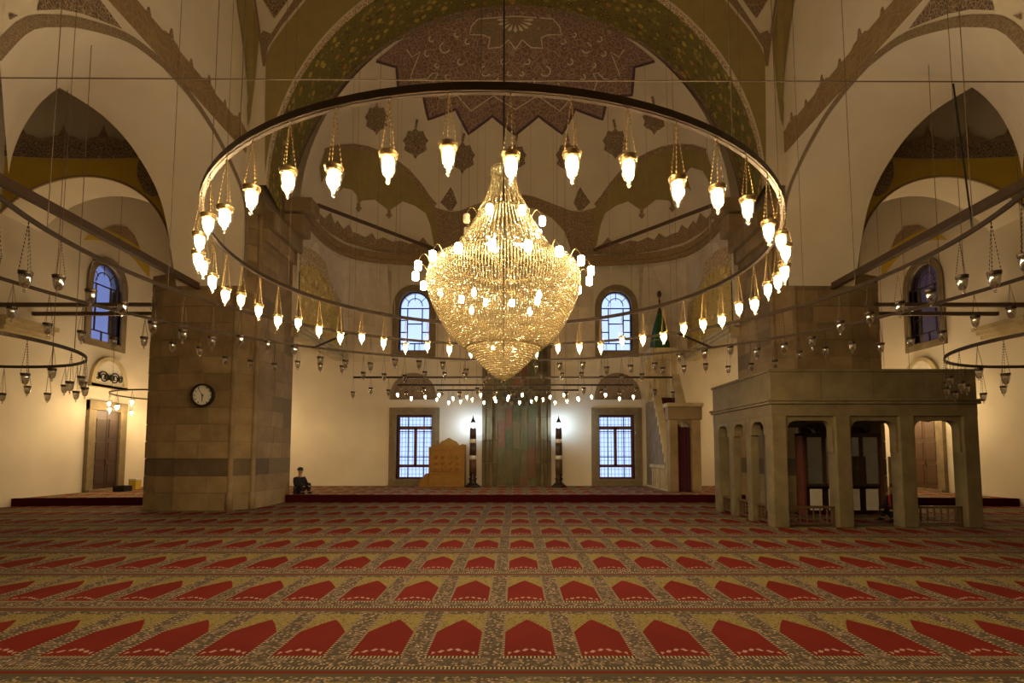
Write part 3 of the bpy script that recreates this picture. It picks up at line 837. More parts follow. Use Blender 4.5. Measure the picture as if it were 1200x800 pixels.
# squinch borders, spandrels, centre arch
paint([(380, 177), (396, 172), (414, 171), (431, 174), (446, 180), (461, 188), (478, 201), (491, 216), (502, 232), (510, 241), (512, 262), (513, 292), (509, 288), (504, 263), (499, 250), (486, 241), (472, 236), (465, 241), (456, 247), (448, 241), (439, 234), (424, 235), (420, 240), (418, 229), (412, 222), (401, 220), (397, 225), (404, 203), (398, 196), (384, 200), (376, 214), (374, 196)], 'painted_squinch_border', M['olive'], step=8)
line([(380, 177), (396, 172), (414, 171), (431, 174), (446, 180), (461, 188), (478, 201), (491, 216), (502, 232), (510, 241)], 6, 'painted_squinch_line', M['orn'], off=.03)
for x, y in ((420, 242), (456, 250)):
    paint([(x-2, y-4), (x+2, y-4), (x+2, y), (x+4, y+2), (x, y+7), (x-4, y+2), (x-2, y)], 'painted_finial', M['orn'], step=4)
paint([(509, 243), (516, 245), (528, 248), (539, 247), (550, 242.6), (566, 236.5), (585, 229.5), (604, 227), (604, 241), (580, 245), (560.5, 256), (546.5, 271.5), (539.5, 291), (539, 299), (512, 299), (511, 280), (507, 262)], 'painted_spandrel', M['orn'], step=8)
paint([(528, 219), (531, 224), (536, 238), (530, 247), (526, 247), (516, 237), (525, 224)], 'painted_finial', M['orn_fine'], step=5)
paint([(374, 250), (380, 256), (387, 249), (392, 262), (395, 258), (402, 268), (409, 263), (413, 272), (420, 274), (428, 278), (436, 273), (441, 281), (449, 278), (460, 283), (470, 282), (480, 286), (490, 284), (496, 278), (502, 286), (510, 290), (512, 298), (480, 299), (440, 294), (405, 284), (385, 272), (374, 262)], 'painted_crest', M['orn'], step=7)
# front wall painting
ARC = [pix((-7.14*cos(q), FY, ZA0+7.14*sin(q))) for q in [radians(2+56*k/16) for k in range(17)]]
paint([(366, -8), (334, 31), (319, 52), (312, 67), (311, 135), (311, 168)]+[p for p in ARC if p[1] > -8]+[(439, -8)], 'painted_olive_field', M['olive'], bv=FWB)
COMB = MB(); COMB.v = list(fw.v); COMB.f = list(fw.f); COMB.add(wall.v, wall.f); CB = COMB.bvh()
paint([(303, -8), (322, 22), (344, -8)], 'painted_panel', M['orn_fine'], bv=FWB)
paint([(296, -8), (299, -8), (306, 40), (309, 36), (318, 40), (350, -8), (362, -8), (330, 31), (314, 56), (311, 78), (308, 78), (304, 45)], 'painted_border', M['orn_green'], bv=FWB, off=.015)
paint([(275, -8), (295, -8), (304, 45), (300, 90), (294, 140), (291, 150), (289, 100), (286, 67), (281, 30)], 'painted_rib', M['olive'], bv=CB, off=.03)
# floral panels and ledge on the apse side walls
SWB = wallsd.bvh()
for s in (-1, 1):
    T = (lambda m: m) if s < 0 else (lambda m: m.mirror())
    # pointed panel drawn on the wall plane (Y,Z)
    y0, y1, zb_, zt_ = 17.35, 21.95, 5.80, 8.85
    def pan(k):
        cy, hw = 19.05, 2.9
        P = []
        for q in range(25):
            a = pi*q/24
            yy = cy+hw*k*cos(a); zz = zb_+.12+(zt_-zb_-.12)*k*sin(a)**.62
            P.append((max(17.36, yy), zz))
        return P
    o1, o2 = pan(1.0), pan(.80)
    T(MB().prism(o2, -7.25, -7.25+.025, 'x')).build('painted_floral_panel', M['orn_gold'], APSE)
    T(MB().ringprism(o1, o2, -7.25, -7.25+.035, 'x')).build('painted_scroll_border', M['goldline'], APSE)
    for k, (d, z0, z1) in enumerate(((.10, 5.45, 5.58), (.17, 5.58, 5.70), (.25, 5.70, 5.80))):
        T(MB().box(-7.6, -7.25+d, 17.3, BACK, z0, z1)).build('ledge', M['marble'], APSE)
    # iron tie rod across the corner squinch
    a, b = atY(372, 240, 17.35), atY(512, 293, 21.45)
    T(MB().beam(a, b, .09, .10)).build('tie_rod', M['beamwood'], APSE)
# ashlar of the upper prayer wall, between ledge height and the cornice
rnd = random.Random(11)
for c_ in range(5):
    z0 = 5.4+c_*.79; z1 = z0+.77
    for s in (-1, 1):
        u = UP_R[1]+.32 if z0 < UP_R[3]+.45 else 0.05
        u0 = u
        segs = [(u0, 6.9)]
        if z0 < UP_R[3]+.45: segs.append((1.62, UP_R[0]-.32))
        for a, b in segs:
            u = a
            while u < b-.05:
                ln = rnd.uniform(.8, 1.4)
                if b-u-ln < .5: ln = b-u
                xa, xb = sorted((s*(u+.006), s*(u+ln-.006)))
                MB().box(xa, xb, BACK-.03-rnd.uniform(0, .012), BACK+.02, z0, z1).build('stone_block', M['stone_pale'], WALLB)
                u += ln

# ---- mihrab
m0, m1 = atY(565, 566, BACK), atY(645, 404, BACK)
MX0, MX1, MZ1 = m0.x, m1.x, m1.z
MI = thing('prayer_niche', 'dark olive marble prayer niche between two candlesticks', 'niche', ((MX0+MX1)/2, BACK, STEPH), None, 'structure')
xc = (MX0+MX1)/2; hw = (MX1-MX0)/2
for k, (w0, w1, d) in enumerate(((1.0, .90, .20), (.90, .78, .13), (.78, .70, .18), (.70, .55, .07))):
    for s in (-1, 1):
        xa, xb = sorted((xc+s*hw*w0, xc+s*hw*w1))
        z = STEPH
        while z < MZ1-.2:
            h = min(.95, MZ1-z)
            MB().box(xa+.003, xb-.003, BACK-d, BACK, z+.002, z+h-.006).build('frame_block', M['mihrab'], MI, bevel=.008)
            z += h
for i in range(5):
    x = xc-hw*.55+hw*1.1*i/5
    z = STEPH+.02
    hs = [.35, 1.15, 1.0, .9, .9, .85]
    for j, h in enumerate(hs):
        z2 = min(z+h*(1+.1*sin(i*3+j)), MZ1-.15)
        MB().box(x+.004, x+hw*.22-.004, BACK-.05-.02*((i+j) % 2), BACK, z, z2-.006).build('marble_slab', M[('mihrab', 'mihrab_red', 'mihrab_green', 'mihrab_green', 'mihrab')[(i*2+j*3) % 5]], MI)
        z = z2
MB().box(MX0-.06, MX1+.06, BACK-.26, BACK, MZ1-.14, MZ1).build('top_moulding', M['mihrab'], MI)
# carved muqarnas hood
for row in range(4):
    n = 7-row
    for k in range(n):
        x = xc+(k-(n-1)/2)*.21; z = 3.65+row*.2
        MB().lathe([(.02, -.12), (.09, 0), (.10, .06)], 6, (x, BACK-.12, z)).build('muqarnas_cell', M['mihrab'], MI)

# ================================================================== LAMPS
def octachain(L, r0):
    m = MB(); n = 13
    for k in range(n):
        t_ = (k+.5)/n
        m.octa((r0*(1-t_), 0, L*t_), .006, L/n*.52)
    return m
class LampProto:
    def __init__(s, glow, metal, sc=1.0):
        # hidden in no way: the first lamp built is used as the first lamp placed
        s.cup = MB().lathe([(.010, -.185), (.016, -.178), (.010, -.168), (.034, -.150), (.050, -.105), (.057, -.05), (.059, -.005), (.056, -.005), (.054, -.05), (.046, -.105), (.030, -.145), (.006, -.16)], 14, caps=False)
        s.rim = MB().lathe([(.054, -.022), (.063, -.018), (.066, -.004), (.060, .004), (.070, .010), (.066, .018), (.054, .016), (.054, -.022)], 16, caps=False)
        s.bulb = MB().lathe([(.006, -.142), (.024, -.130), (.038, -.095), (.043, -.055), (.036, -.022), (.014, -.008)], 8)
        s.knob = MB().lathe([(.004, -.215), (.013, -.205), (.016, -.195), (.012, -.183), (.004, -.178)], 8)
        s.glow, s.metal, s.first = glow, metal, None
        s.sc = sc
    def place(s, root, p, L, lit=True):
        """p: hang point in the root's frame; L: chain length"""
        if s.first is None:
            lamp = s.rim.build('lamp', s.metal, root, True, local=True)
            s.g = s.cup.build('glass_cup', M['lampglass'], lamp, True, local=True)
            s.k = s.knob.build('glass_knob', M['lampglass'], lamp, True, local=True)
            s.b = s.bulb.build('bulb', s.glow, lamp, True, local=True) if s.glow else None
            ch = octachain(1.0, .060)
            s.c = [ch.build('chain', s.metal, lamp, local=True) for _ in range(1)]
            s.c[0].rotation_euler = (0, 0, .5); s.c[0].scale = (1, 1, L)
            for k in (1, 2): s.c.append(cp(s.c[0], lamp, rz=.5+2*pi*k/3, scale=(1, 1, L)))
            s.first = lamp
        else:
            lamp = cp(s.first, root)
            cp(s.g, lamp); cp(s.k, lamp)
            if s.b and lit: cp(s.b, lamp)
            for c_ in s.c: cp(c_, lamp, scale=(1, 1, L))
        lamp.location = (p[0], p[1], p[2]-L*s.sc)
        lamp.scale = (s.sc,)*3
        lamp.rotation_euler = (0, 0, random.uniform(0, 2))
        return lamp
def ring_mesh(R, h=.055, t_=.022, n=96, c=(0, 0), z=0):
    m = MB(); 
    sec = [(R-t_/2, z-h/2), (R+t_/2, z-h/2), (R+t_/2, z+h/2), (R-t_/2, z+h/2)]
    vs = []; fs = []
    for k in range(n):
        a = 2*pi*k/n
        for r_, zz in sec: vs.append((c[0]+r_*cos(a), c[1]+r_*sin(a), zz))
    for k in range(n):
        j = (k+1) % n
        for q in range(4): fs.append((k*4+q, j*4+q, j*4+(q+1) % 4, k*4+(q+1) % 4))
    return m.add(vs, fs)
def visible(p, marg=90):
    q = pix(p)
    return q is not None and -marg < q[0] < 1200+marg and -marg < q[1] < 800+marg
H = 2.55
CXY = (-.12, 2.74*H); ZR = EYE+H
R_A, R_B, R_C = 1.354*H, 2.13*H, 2.95*H
PA = LampProto(M['bulb'], M['brass'])
PB = LampProto(None, M['metal'])
PC = LampProto(M['bulb_corner'], M['metal'])
PBAR = LampProto(M['bulb_bar'], M['metal'], .82)
PBARU = LampProto(None, M['metal'])

# inner lit ring
ca = (CXY[0]-.12, CXY[1])
RA_ = thing('ring_chandelier', 'inner circle of lit glass oil lamps around the crystal chandelier', 'chandelier', (ca[0], ca[1], ZR))
ring_mesh(R_A, .06, .025, 120).build('ring', M['metal'], RA_, local=True)
ring_mesh(R_A-.02, .012, .03, 120, z=-.03).build('inner_flange', M['metal'], RA_, local=True)
N_A = 50
for k in range(N_A):
    a = 2*pi*(k+.98)/N_A
    L = (.40, .47, .43)[k % 3]
    PA.place(RA_, (R_A*cos(a), R_A*sin(a), -.03), L)
for k in range(10):
    a = 2*pi*(k+.5)/10
    MB().tube([(R_A*cos(a), R_A*sin(a), .02), (R_A*cos(a)*.98, R_A*sin(a)*.98, 18.5-ZR)], .0045, 4).build('suspension_cable', M['cable'], RA_, local=True)
# outer double ring, unlit
RB_ = thing('double_ring_chandelier', 'two wide outer circles of unlit glass oil lamps joined by spokes', 'chandelier', (CXY[0]+.06, CXY[1], ZR))
ring_mesh(R_B, .055, .025, 140).build('ring', M['metal'], RB_, local=True)
ring_mesh(R_C, .055, .025, 160).build('ring', M['metal'], RB_, local=True)
for dg in (50, 130, 230, 310):
    a = radians(dg)
    MB().beam((R_B*cos(a), R_B*sin(a), 0), (R_C*cos(a), R_C*sin(a), 0), .03, .04).build('spoke', M['metal'], RB_, local=True)
for R, N, ls in ((R_B, 62, (.44, .44, .44, .58, .58, .58)), (R_C, 88, (.36, .36, .36, .48, .48, .48))):
    for k in range(N):
        a = 2*pi*(k+.5)/N
        p = (R*cos(a), R*sin(a), -.03)
        if not visible((p[0]+CXY[0]+.06, p[1]+CXY[1], p[2]+ZR)): continue
        PB.place(RB_, p, ls[k % 6])
    for k in range(16):
        a = 2*pi*(k+.5)/16
        if sin(a) < -.45: continue
        MB().tube([(R*cos(a), R*sin(a), .02), (R*cos(a)*.99, R*sin(a)*.99, 18.5-ZR)], .0045, 4).build('suspension_cable', M['cable'], RB_, local=True)

# small rings in the aisles (unlit) and corner bays (lit)
for s in (-1, 1):
    c_ = (s*10.56, 8.74, EYE+1.85)
    r = thing('ring_chandelier', 'small unlit ring chandelier in the aisle %s' % ('by the clock pier' if s < 0 else 'beyond the stone platform'), 'chandelier', c_, 'aisle ring chandeliers')
    ring_mesh(2.64, .06, .025, 90).build('ring', M['metal'], r, local=True)
    for k in range(34):
        a = 2*pi*(k+.5)/34
        p = (2.64*cos(a), 2.64*sin(a), -.03)
        if visible(Vector(p)+Vector(c_), 150): PB.place(r, p, (.40, .56)[k % 2])
    for k in range(6):
        a = 2*pi*(k+.3)/6
        MB().tube([(2.64*cos(a), 2.64*sin(a), .02), (2.62*cos(a), 2.62*sin(a), 18.5-c_[2])], .006, 4).build('suspension_cable', M['cable'], r, local=True)
    c_ = (s*12.2, 19.4, 3.65)
    r = thing('ring_chandelier', 'small lit ring chandelier in the corner bay %s' % ('behind the clock pier' if s < 0 else 'behind the stone platform'), 'chandelier', c_, 'corner ring chandeliers')
    ring_mesh(2.2, .05, .025, 72).build('ring', M['metal'], r, local=True)
    for k in range(20):
        a = 2*pi*(k+.5)/20
        PC.place(r, (2.2*cos(a), 2.2*sin(a), -.03), (.30, .46)[k % 2])
    for k in range(4):
        a = 2*pi*(k+.25)/4
        MB().tube([(2.2*cos(a), 2.2*sin(a), .02), (2.18*cos(a), 2.18*sin(a), 18.5-c_[2])], .006, 4).build('suspension_cable', M['cable'], r, local=True)

# three straight lamp rails in the apse
for i, (x0, x1, y, Y, n, lit, lab) in enumerate(((414, 788, 442, 15.5, 19, False, 'longest straight lamp rail with unlit glasses before the prayer niche'),
                                               (466, 742, 451, 17.3, 18, True, 'middle straight lamp rail with lit glasses before the prayer niche'),
                                               (512, 678, 457, 18.7, 13, True, 'shortest straight lamp rail with lit glasses nearest the prayer niche'))):
    a, b = atY(x0, y, Y), atY(x1, y, Y)
    c_ = ((a.x+b.x)/2, Y, a.z); hw = (b.x-a.x)/2
    r = thing('lamp_rail', lab, 'lamp rail', c_)
    MB().box(-hw, hw, -.015, .015, -.03, .03).build('rail', M['metal'], r, local=True)
    for k in range(n):
        x = -hw+2*hw*k/(n-1)
        if i == 0: PBARU.place(r, (x, 0, -.02), (.42, .30, .36)[k % 3])
        else: PBAR.place(r, (x, 0, -.02), (.30, .44, .38)[k % 3])
    for x in (-hw, -hw*.33, hw*.33, hw):
        top = 15.0 if Y < 17 else 12.4
        MB().tube([(x, 0, .02), (x, 0, 18.5-c_[2])], .005, 4).build('suspension_cable', M['cable'], r, local=True)

# long wire across the hall and the rod hanging from it
wr = MB().tube([atY(-70, 91, 7.12), atY(600, 94.5, 7.12), atY(1280, 96, 7.12)], .009, 5)
wr.v = [(max(-AX, min(AX, x)), y, z) for x, y, z in wr.v]
tag(wr.build('stretched_wire', M['cable']), 'thin wire stretched across the hall between the arcades', 'wire')
p0 = atY(1117, 98, 7.12)
ang_ = math.atan2(0, 1)
tag(MB().tube([p0, atY(1140, 272, 7.12)], .012, 6).build('hanging_rod', M['iron']), 'thin dark rod hanging from the wire over the stone platform', 'rod')

# ---- crystal chandelier
CD = 2.74*H
KP = F/CD
cx_, cy_ = (590-PX)/KP, CD
def zc_(y): return EYE+(530-y)/KP
CH = thing('crystal_chandelier', 'large crystal bead chandelier with lit shades in the centre of the hall', 'chandelier', (cx_, cy_, zc_(445)))
rb = random.Random(21)
def beads(prof, n, rows, size, name, twist=0):
    P = resample([(r_, 0, z) for r_, z in prof], rows)
    m = MB()
    for i, p in enumerate(P):
        for k in range(n):
            a = 2*pi*(k+.5*(i % 2)*twist)/n
            q = rb.uniform(0, pi/2); tx, ty = rb.uniform(-.35, .35), rb.uniform(-.35, .35)
            x, y, z = cx_+p.x*cos(a), cy_+p.x*sin(a), p.z; r = size; h = size*1.15; cq, sq = r*cos(q), r*sin(q)
            m.add([(x+cq, y+sq, z+cq*tx), (x-sq, y+cq, z+cq*ty), (x-cq, y-sq, z-cq*tx), (x+sq, y-cq, z-cq*ty), (x-h*tx, y-h*ty, z+h), (x+h*tx, y+h*ty, z-h)],
                  [(0,1,4),(1,2,4),(2,3,4),(3,0,4),(1,0,5),(2,1,5),(3,2,5),(0,3,5)])
    o = m.build(name, M['crystal'], CH); o['kind'] = 'stuff'
    return o
px = lambda v: v/KP
bowl = [(px(r_), zc_(y)) for r_, y in ((86, 310), (90, 320), (90, 334), (85, 352), (77, 369), (67, 385), (56, 398), (46, 406))]
cone = [(px(r_), zc_(y)) for r_, y in ((44, 407), (34, 418), (22, 430), (10, 440), (2, 444))]
skirt = [(px(30), zc_(243)), (px(40), zc_(262)), (px(54), zc_(285)), (px(68), zc_(303))]
crown = [(px(15), zc_(188)), (px(15), zc_(203)), (px(19), zc_(218)), (px(31), zc_(241))]
top_ = [(px(68), zc_(303)), (px(78), zc_(305)), (px(86), zc_(310))]
beads(bowl, 168, 52, .0135, 'crystal_bowl'); beads(cone, 96, 20, .0145, 'crystal_tip', 1)
beads(skirt, 64, 34, .0125, 'crystal_skirt'); beads(crown, 34, 30, .012, 'crystal_crown'); beads(top_, 110, 6, .0125, 'crystal_rim')
for y, r_, nm in ((312, 88, 'rim_band'), (303, 69, 'rim_band'), (243, 31, 'crown_band'), (406, 46, 'lower_band'), (188, 15, 'crown_band')):
    m = ring_mesh(px(r_)-.012, .025, .012, 64, (cx_, cy_), zc_(y)); m.build(nm, M['brass'], CH)
MB().tube([(cx_, cy_, zc_(440)), (cx_, cy_, 18.5)], .014, 6).build('hanging_stem', M['metal'], CH)
def shade_lamp(a, rr, z, lit=True):
    x, y = cx_+rr*cos(a), cy_+rr*sin(a)
    m = MB().lathe([(.022, -.064), (.038, -.06), (.043, -.045), (.043, .034), (.037, .045), (.014, .05)], 14, (x, y, z))
    sh = m.build('lamp_shade', M['shade_lit'] if lit else M['shade_off'], CH, True)
    pts = []
    for k in range(12):
        q = k/11; b = pi*1.15*q
        rad = rr-.14+.14*(1-cos(b))/2*1.0
        pts.append((cx_+(rr-.16+.16*q)*cos(a), cy_+(rr-.16+.16*q)*sin(a), z+.06+.10*sin(pi*q)+.0))
    MB().tube(pts, .008, 6).build('lamp_arm', M['brass'], sh)
for k in range(18):
    a = 2*pi*(k+.25)/18
    shade_lamp(a, px(104), zc_(322), k not in (2,))
for k in range(8):
    a = 2*pi*(k+.6)/8
    shade_lamp(a, px(48), zc_(258), k not in (3, 4))
for k in range(4):
    a = 2*pi*k/4+.9
    MB().lathe([(.005, -.06), (.03, -.03), (.033, 0), (.02, .04), (.008, .06)], 8, (cx_+px(52)*cos(a), cy_+px(52)*sin(a), zc_(352))).build('inner_bulb', M['core'], CH, True)
for k in range(3):
    a = 2*pi*k/3
    MB().lathe([(.005, -.05), (.025, -.02), (.027, 0), (.016, .03), (.006, .05)], 8, (cx_+px(22)*cos(a), cy_+px(22)*sin(a), zc_(280))).build('inner_bulb', M['core'], CH, True)

# ================================================================== FURNISHINGS
# ---- muezzin platform (stone kiosk)
KX0, KX1, KY0, KY1 = 5.5, 9.95, 11.35, 14.7
ZK0, ZK1, ZK2 = 2.38, 2.70, 3.40
K = thing('stone_platform', 'raised marble prayer-caller platform on square pillars', 'platform', ((KX0+KX1)/2, (KY0+KY1)/2, 0))
cw = .33
fx = [KX0+cw/2+(KX1-KX0-cw)*k/3 for k in range(4)]
sy = [KY0+cw/2+(KY1-KY0-cw)*k/3 for k in range(4)]
def pillar(x, y, w_=cw):
    MB().box(x-w_/2, x+w_/2, y-w_/2, y+w_/2, 0.001, ZK0+.02).build('pillar', M['kiosk'], K, bevel=.025)
for k in range(4): pillar(fx[k], sy[0]); pillar(fx[k], sy[3])
for k in (1, 2): MB().box(KX0, KX0+.2, sy[k]-.125, sy[k]+.125, .001, ZK0+.02).build('pillar', M['kiosk'], K, bevel=.02)
def bay_arch(p, q, horiz):
    """slab with a flattened round-cornered arch between two pillars"""
    a, b = p+cw/2-.01, q-cw/2+.01
    r_ = .20; P = [(a, 1.72), (a+.045, 1.72)]
    z1 = ZK0-.09
    P = [(a, ZK0), (a, 1.6), (a+.05, 1.6), (a+.05, z1-r_)]
    for k in range(7): t_ = pi-pi/2*k/6; P.append((a+.05+r_+r_*cos(t_), z1-r_+r_*sin(t_)))
    for k in range(7): t_ = pi/2-pi/2*k/6; P.append((b-.05-r_+r_*cos(t_), z1-r_+r_*sin(t_)))
    P += [(b-.05, z1-r_), (b-.05, 1.6), (b, 1.6), (b, ZK0)]
    return P
def arch_slab(p, q, pos, axis):
    P = bay_arch(p, q, axis)
    if axis == 'x': P = [(x, z if z > 2.0 else 2.0) for x, z in P]
    a, b = P[0][0], P[-1][0]
    m = MB()
    top = [(x, ZK0) for x, z in P]
    h = .10
    def V(x, d, z): return (x, d, z) if axis == 'y' else (d, x, z)
    n = len(P)
    vs = [V(x, pos-h, z) for x, z in P]+[V(x, pos-h, ZK0) for x, z in P]+[V(x, pos+h, z) for x, z in P]+[V(x, pos+h, ZK0) for x, z in P]
    fs = []
    for i in range(n-1): fs += [(i, i+1, n+i+1, n+i), (2*n+i, 3*n+i, 3*n+i+1, 2*n+i+1), (i, 2*n+i, 2*n+i+1, i+1)]
    m.add(vs, fs); m.build('bay_arch', M['kiosk'], K)
for k in range(3):
    for y in (sy[0], sy[3]): arch_slab(fx[k], fx[k+1], y, 'y')
    arch_slab(sy[k], sy[k+1], KX0+.1, 'x')
MB().box(KX0-.0, KX1+.0, KY0, KY1, ZK0, ZK1-.06).build('architrave', M['kiosk'], K, bevel=.01)
MB().box(KX0-.05, KX1+.05, KY0-.05, KY1+.05, ZK1-.06, ZK1).build('cornice', M['kiosk'], K, bevel=.015)
MB().box(KX0-.08, KX1+.08, KY0-.08, KY1+.08, ZK1, ZK1+.05).build('cornice', M['kiosk'], K, bevel=.015)
pp = .12
n = 4
for k in range(n):
    a = KX0+(KX1-KX0)*k/n; b = KX0+(KX1-KX0)*(k+1)/n
    MB().box(a+.004, b-.004, KY0, KY0+pp, ZK1+.05, ZK2-.06).build('parapet_slab', M['kiosk'], K, bevel=.006)
    MB().box(a+.004, b-.004, KY1-pp, KY1, ZK1+.05, ZK2-.06).build('parapet_slab', M['kiosk'], K, bevel=.006)
for k in range(n-1):
    a = KY0+pp+(KY1-KY0-2*pp)*k/(n-1); b = KY0+pp+(KY1-KY0-2*pp)*(k+1)/(n-1)
    for x in (KX0, KX1-pp): MB().box(x, x+pp, a+.004, b-.004, ZK1+.05, ZK2-.06).build('parapet_slab', M['kiosk'], K, bevel=.006)
m = MB().ringprism([(KX0-.03, KY0-.03), (KX1+.03, KY0-.03), (KX1+.03, KY1+.03), (KX0-.03, KY1+.03)], [(KX0+pp+.02, KY0+pp+.02), (KX1-pp-.02, KY0+pp+.02), (KX1-pp-.02, KY1-pp-.02), (KX0+pp+.02, KY1-pp-.02)], ZK2-.06, ZK2, 'z')
m.build('coping', M['kiosk'], K, bevel=.01)
for k in range(3):
    x = (fx[k]+fx[k+1])/2
    MB().lathe([(.02, -.06), (.11, -.03), (.12, .0), (.05, .03)], 10, (x, KY0+.3, ZK0-.05)).build('keystone_lamp', M['iron'], K)
# low wooden balustrades between pillars
def balus(a, b, pos, axis):
    r = thing('balustrade', None, 'balustrade', (((a+b)/2, pos, 0) if axis == 'y' else (pos, (a+b)/2, 0)))
    def bx(u0, u1, d, z0, z1, nm):
        if axis == 'y': MB().box(u0, u1, pos-d, pos+d, z0, z1).build(nm, M['wood'], r)
        else: MB().box(pos-d, pos+d, u0, u1, z0, z1).build(nm, M['wood'], r)
    bx(a, b, .035, .40, .45, 'top_rail'); bx(a, b, .025, .06, .10, 'bottom_rail')
    bx(a, a+.05, .03, 0.001, .44, 'post'); bx(b-.05, b, .03, 0.001, .44, 'post')
    n = int((b-a)/.14)
    for k in range(1, n):
        u = a+(b-a)*k/n
        c_ = (u, pos, 0) if axis == 'y' else (pos, u, 0)
        MB().lathe([(.014, .09), (.014, .14), (.024, .2), (.016, .27), (.022, .34), (.014, .40)], 6, c_).build('baluster', M['wood'], r)
    return r
tag(balus(fx[0]+cw/2+.01, fx[1]-cw/2-.01, sy[0], 'y'), 'low wooden balustrade in the platform front beside the bookcase')
tag(balus(fx[2]+cw/2+.01, fx[3]-cw/2-.01, sy[0], 'y'), 'low wooden balustrade in the platform front before the carved door')
for k, nm in enumerate(('nearest the front corner', 'in the middle of the platform side', 'nearest the pulpit')):
    tag(balus(sy[k]+cw/2+.01, sy[k+1]-cw/2-.01, KX0+.12, 'x'), 'low wooden balustrade on the pulpit-facing side, %s' % nm)
for k, xpx in enumerate((1060, 1093)):
    p = atY(xpx, 432, KY1-.06)
    tag(MB().lathe([(.05, 0), (.05, .02), (.018, .04), (.018, .08), (.045, .11), (.05, .14), (.03, .18), (.008, .2)], 12, (p.x, KY1-.06, ZK2)).build('finial', M['iron'], smooth=True), 'small dark finial on the far platform parapet, %s' % ('standing nearer the ashlar pier' if k == 0 else 'standing nearer the outer corner'), 'finial', 'parapet finials')

# ---- bookcase under the platform
BX0, BX1, BY0, BY1 = 7.45, 9.5, 13.75, 14.12
b = thing('bookcase', 'dark glazed bookcase with white lower doors under the stone platform', 'bookcase', ((BX0+BX1)/2, BY0, 0))
MB().box(BX0, BX1, BY1-.03, BY1, 0.001, 2.1).build('back_panel', M['wood_dark'], b)
for x in (BX0, BX1-.06): MB().box(x, x+.06, BY0, BY1, 0.001, 2.1).build('side_panel', M['wood_red'], b)
MB().box(BX0, BX1, BY0, BY1, 2.04, 2.1).build('top_panel', M['wood_dark'], b)
for z in (.72, 1.15, 1.6): MB().box(BX0+.06, BX1-.06, BY0+.02, BY1, z, z+.03).build('shelf', M['wood_dark'], b)
nd = 4
for k in range(nd):
    a = BX0+.06+(BX1-BX0-.12)*k/nd; c_ = BX0+.06+(BX1-BX0-.12)*(k+1)/nd
    d = MB().ringprism([(a, .75), (c_, .75), (c_, 2.04), (a, 2.04)], [(a+.05, .8), (c_-.05, .8), (c_-.05, 1.99), (a+.05, 1.99)], BY0-.02, BY0+.01).build('glazed_door', M['wood_dark'], b)
    MB().box(a+.05, c_-.05, BY0-.008, BY0-.002, .8, 1.99).build('pane', M['pane_dark'], d)
    d = MB().box(a+.09, c_-.09, BY0-.02, BY0+.01, .12, .66).build('lower_door', M['white'], b)
    MB().lathe([(.012, 0), (.012, .02)], 6, (c_-.1, BY0-.035, .45)).build('knob', M['brass'], d)
# plain board leaning beside the bookcase
o = thing('notice_board', 'beige blank board on a stand beside the bookcase', 'board', (9.42, 12.9, 0))
MB().box(9.06, 9.62, 12.88, 12.92, .60, 1.50).build('board_panel', M['frame_stone'], o, bevel=.01)
for x in (9.12, 9.56): MB().box(x-.02, x+.02, 12.92, 12.96, 0.001, 1.4).build('leg', M['wood_dark'], o)
MB().box(9.06, 9.62, 12.91, 12.97, .3, .34).build('crossbar', M['wood_dark'], o)

# ---- pulpit (minbar)
PXA, PXB = 5.45, 6.45
pf, pb = 18.55, BACK-.05
G = thing('pulpit', 'marble pulpit with railed stair and green conical canopy', 'pulpit', ((PXA+PXB)/2, 20.2, STEPH))
z0 = STEPH+.002
ztop_ = 3.75
ys0, ys1 = pf+.35, 20.95
n = 12
for k in range(n):
    ya = ys0+(ys1-ys0)*k/n; yb_ = ys0+(ys1-ys0)*(k+1)/n; zz = z0+(ztop_-z0)*(k+1)/n
    MB().box(PXA+.12, PXB-.12, ya, yb_, z0, zz).build('step', M['marble'], G)
MB().box(PXA+.12, PXB-.12, ys1, pb, z0, ztop_).build('landing', M['marble'], G)
for k in range(n):
    ya = ys0+(ys1-ys0)*k/n; yb_ = ys0+(ys1-ys0)*(k+1)/n; zz = z0+(ztop_-z0)*(k+1)/n
    MB().box(PXA+.16, PXB-.16, ya-.012, yb_, zz, zz+.012).build('stair_carpet', M['curtain'], G)
    MB().box(PXA+.16, PXB-.16, ya-.012, ya-.001, zz-(ztop_-z0)/n+.013, zz).build('stair_carpet', M['curtain'], G)
for s_, x in ((0, PXA), (1, PXB-.10)):
    # side triangle wall and sloping balustrade
    MB().prism([(ys0, z0), (pb, z0), (pb, ztop_-.1), (ys1, ztop_-.1), (ys0, z0+.1)], x, x+.10, 'x').build('side_wall', M['frame_stone'], G)
    MB().prism([(ys0-.05, z0+.55), (ys0-.05, z0+1.0), (ys1, ztop_+.92), (ys1, ztop_+.45)], x-.08, x+.16, 'x').build('stair_parapet', M['orn_gold'] if False else M['marble'], G)
    MB().prism([(ys0-.05, z0+.98), (ys0-.05, z0+1.06), (ys1, ztop_+.98), (ys1, ztop_+.90)], x-.11, x+.19, 'x').build('handrail', M['marble'], G, bevel=.01)
    for k in range(10):
        y = ys0+(ys1-ys0)*(k+.5)/10; z = z0+.74+(ztop_-z0-.1)*(k+.5)/10
        MB().lathe([(.02, -.16), (.05, -.06), (.05, .06), (.02, .16)], 6, (x+(-.06 if s_ == 0 else .14), y, z)).build('carved_boss', M['frame_stone'], G)
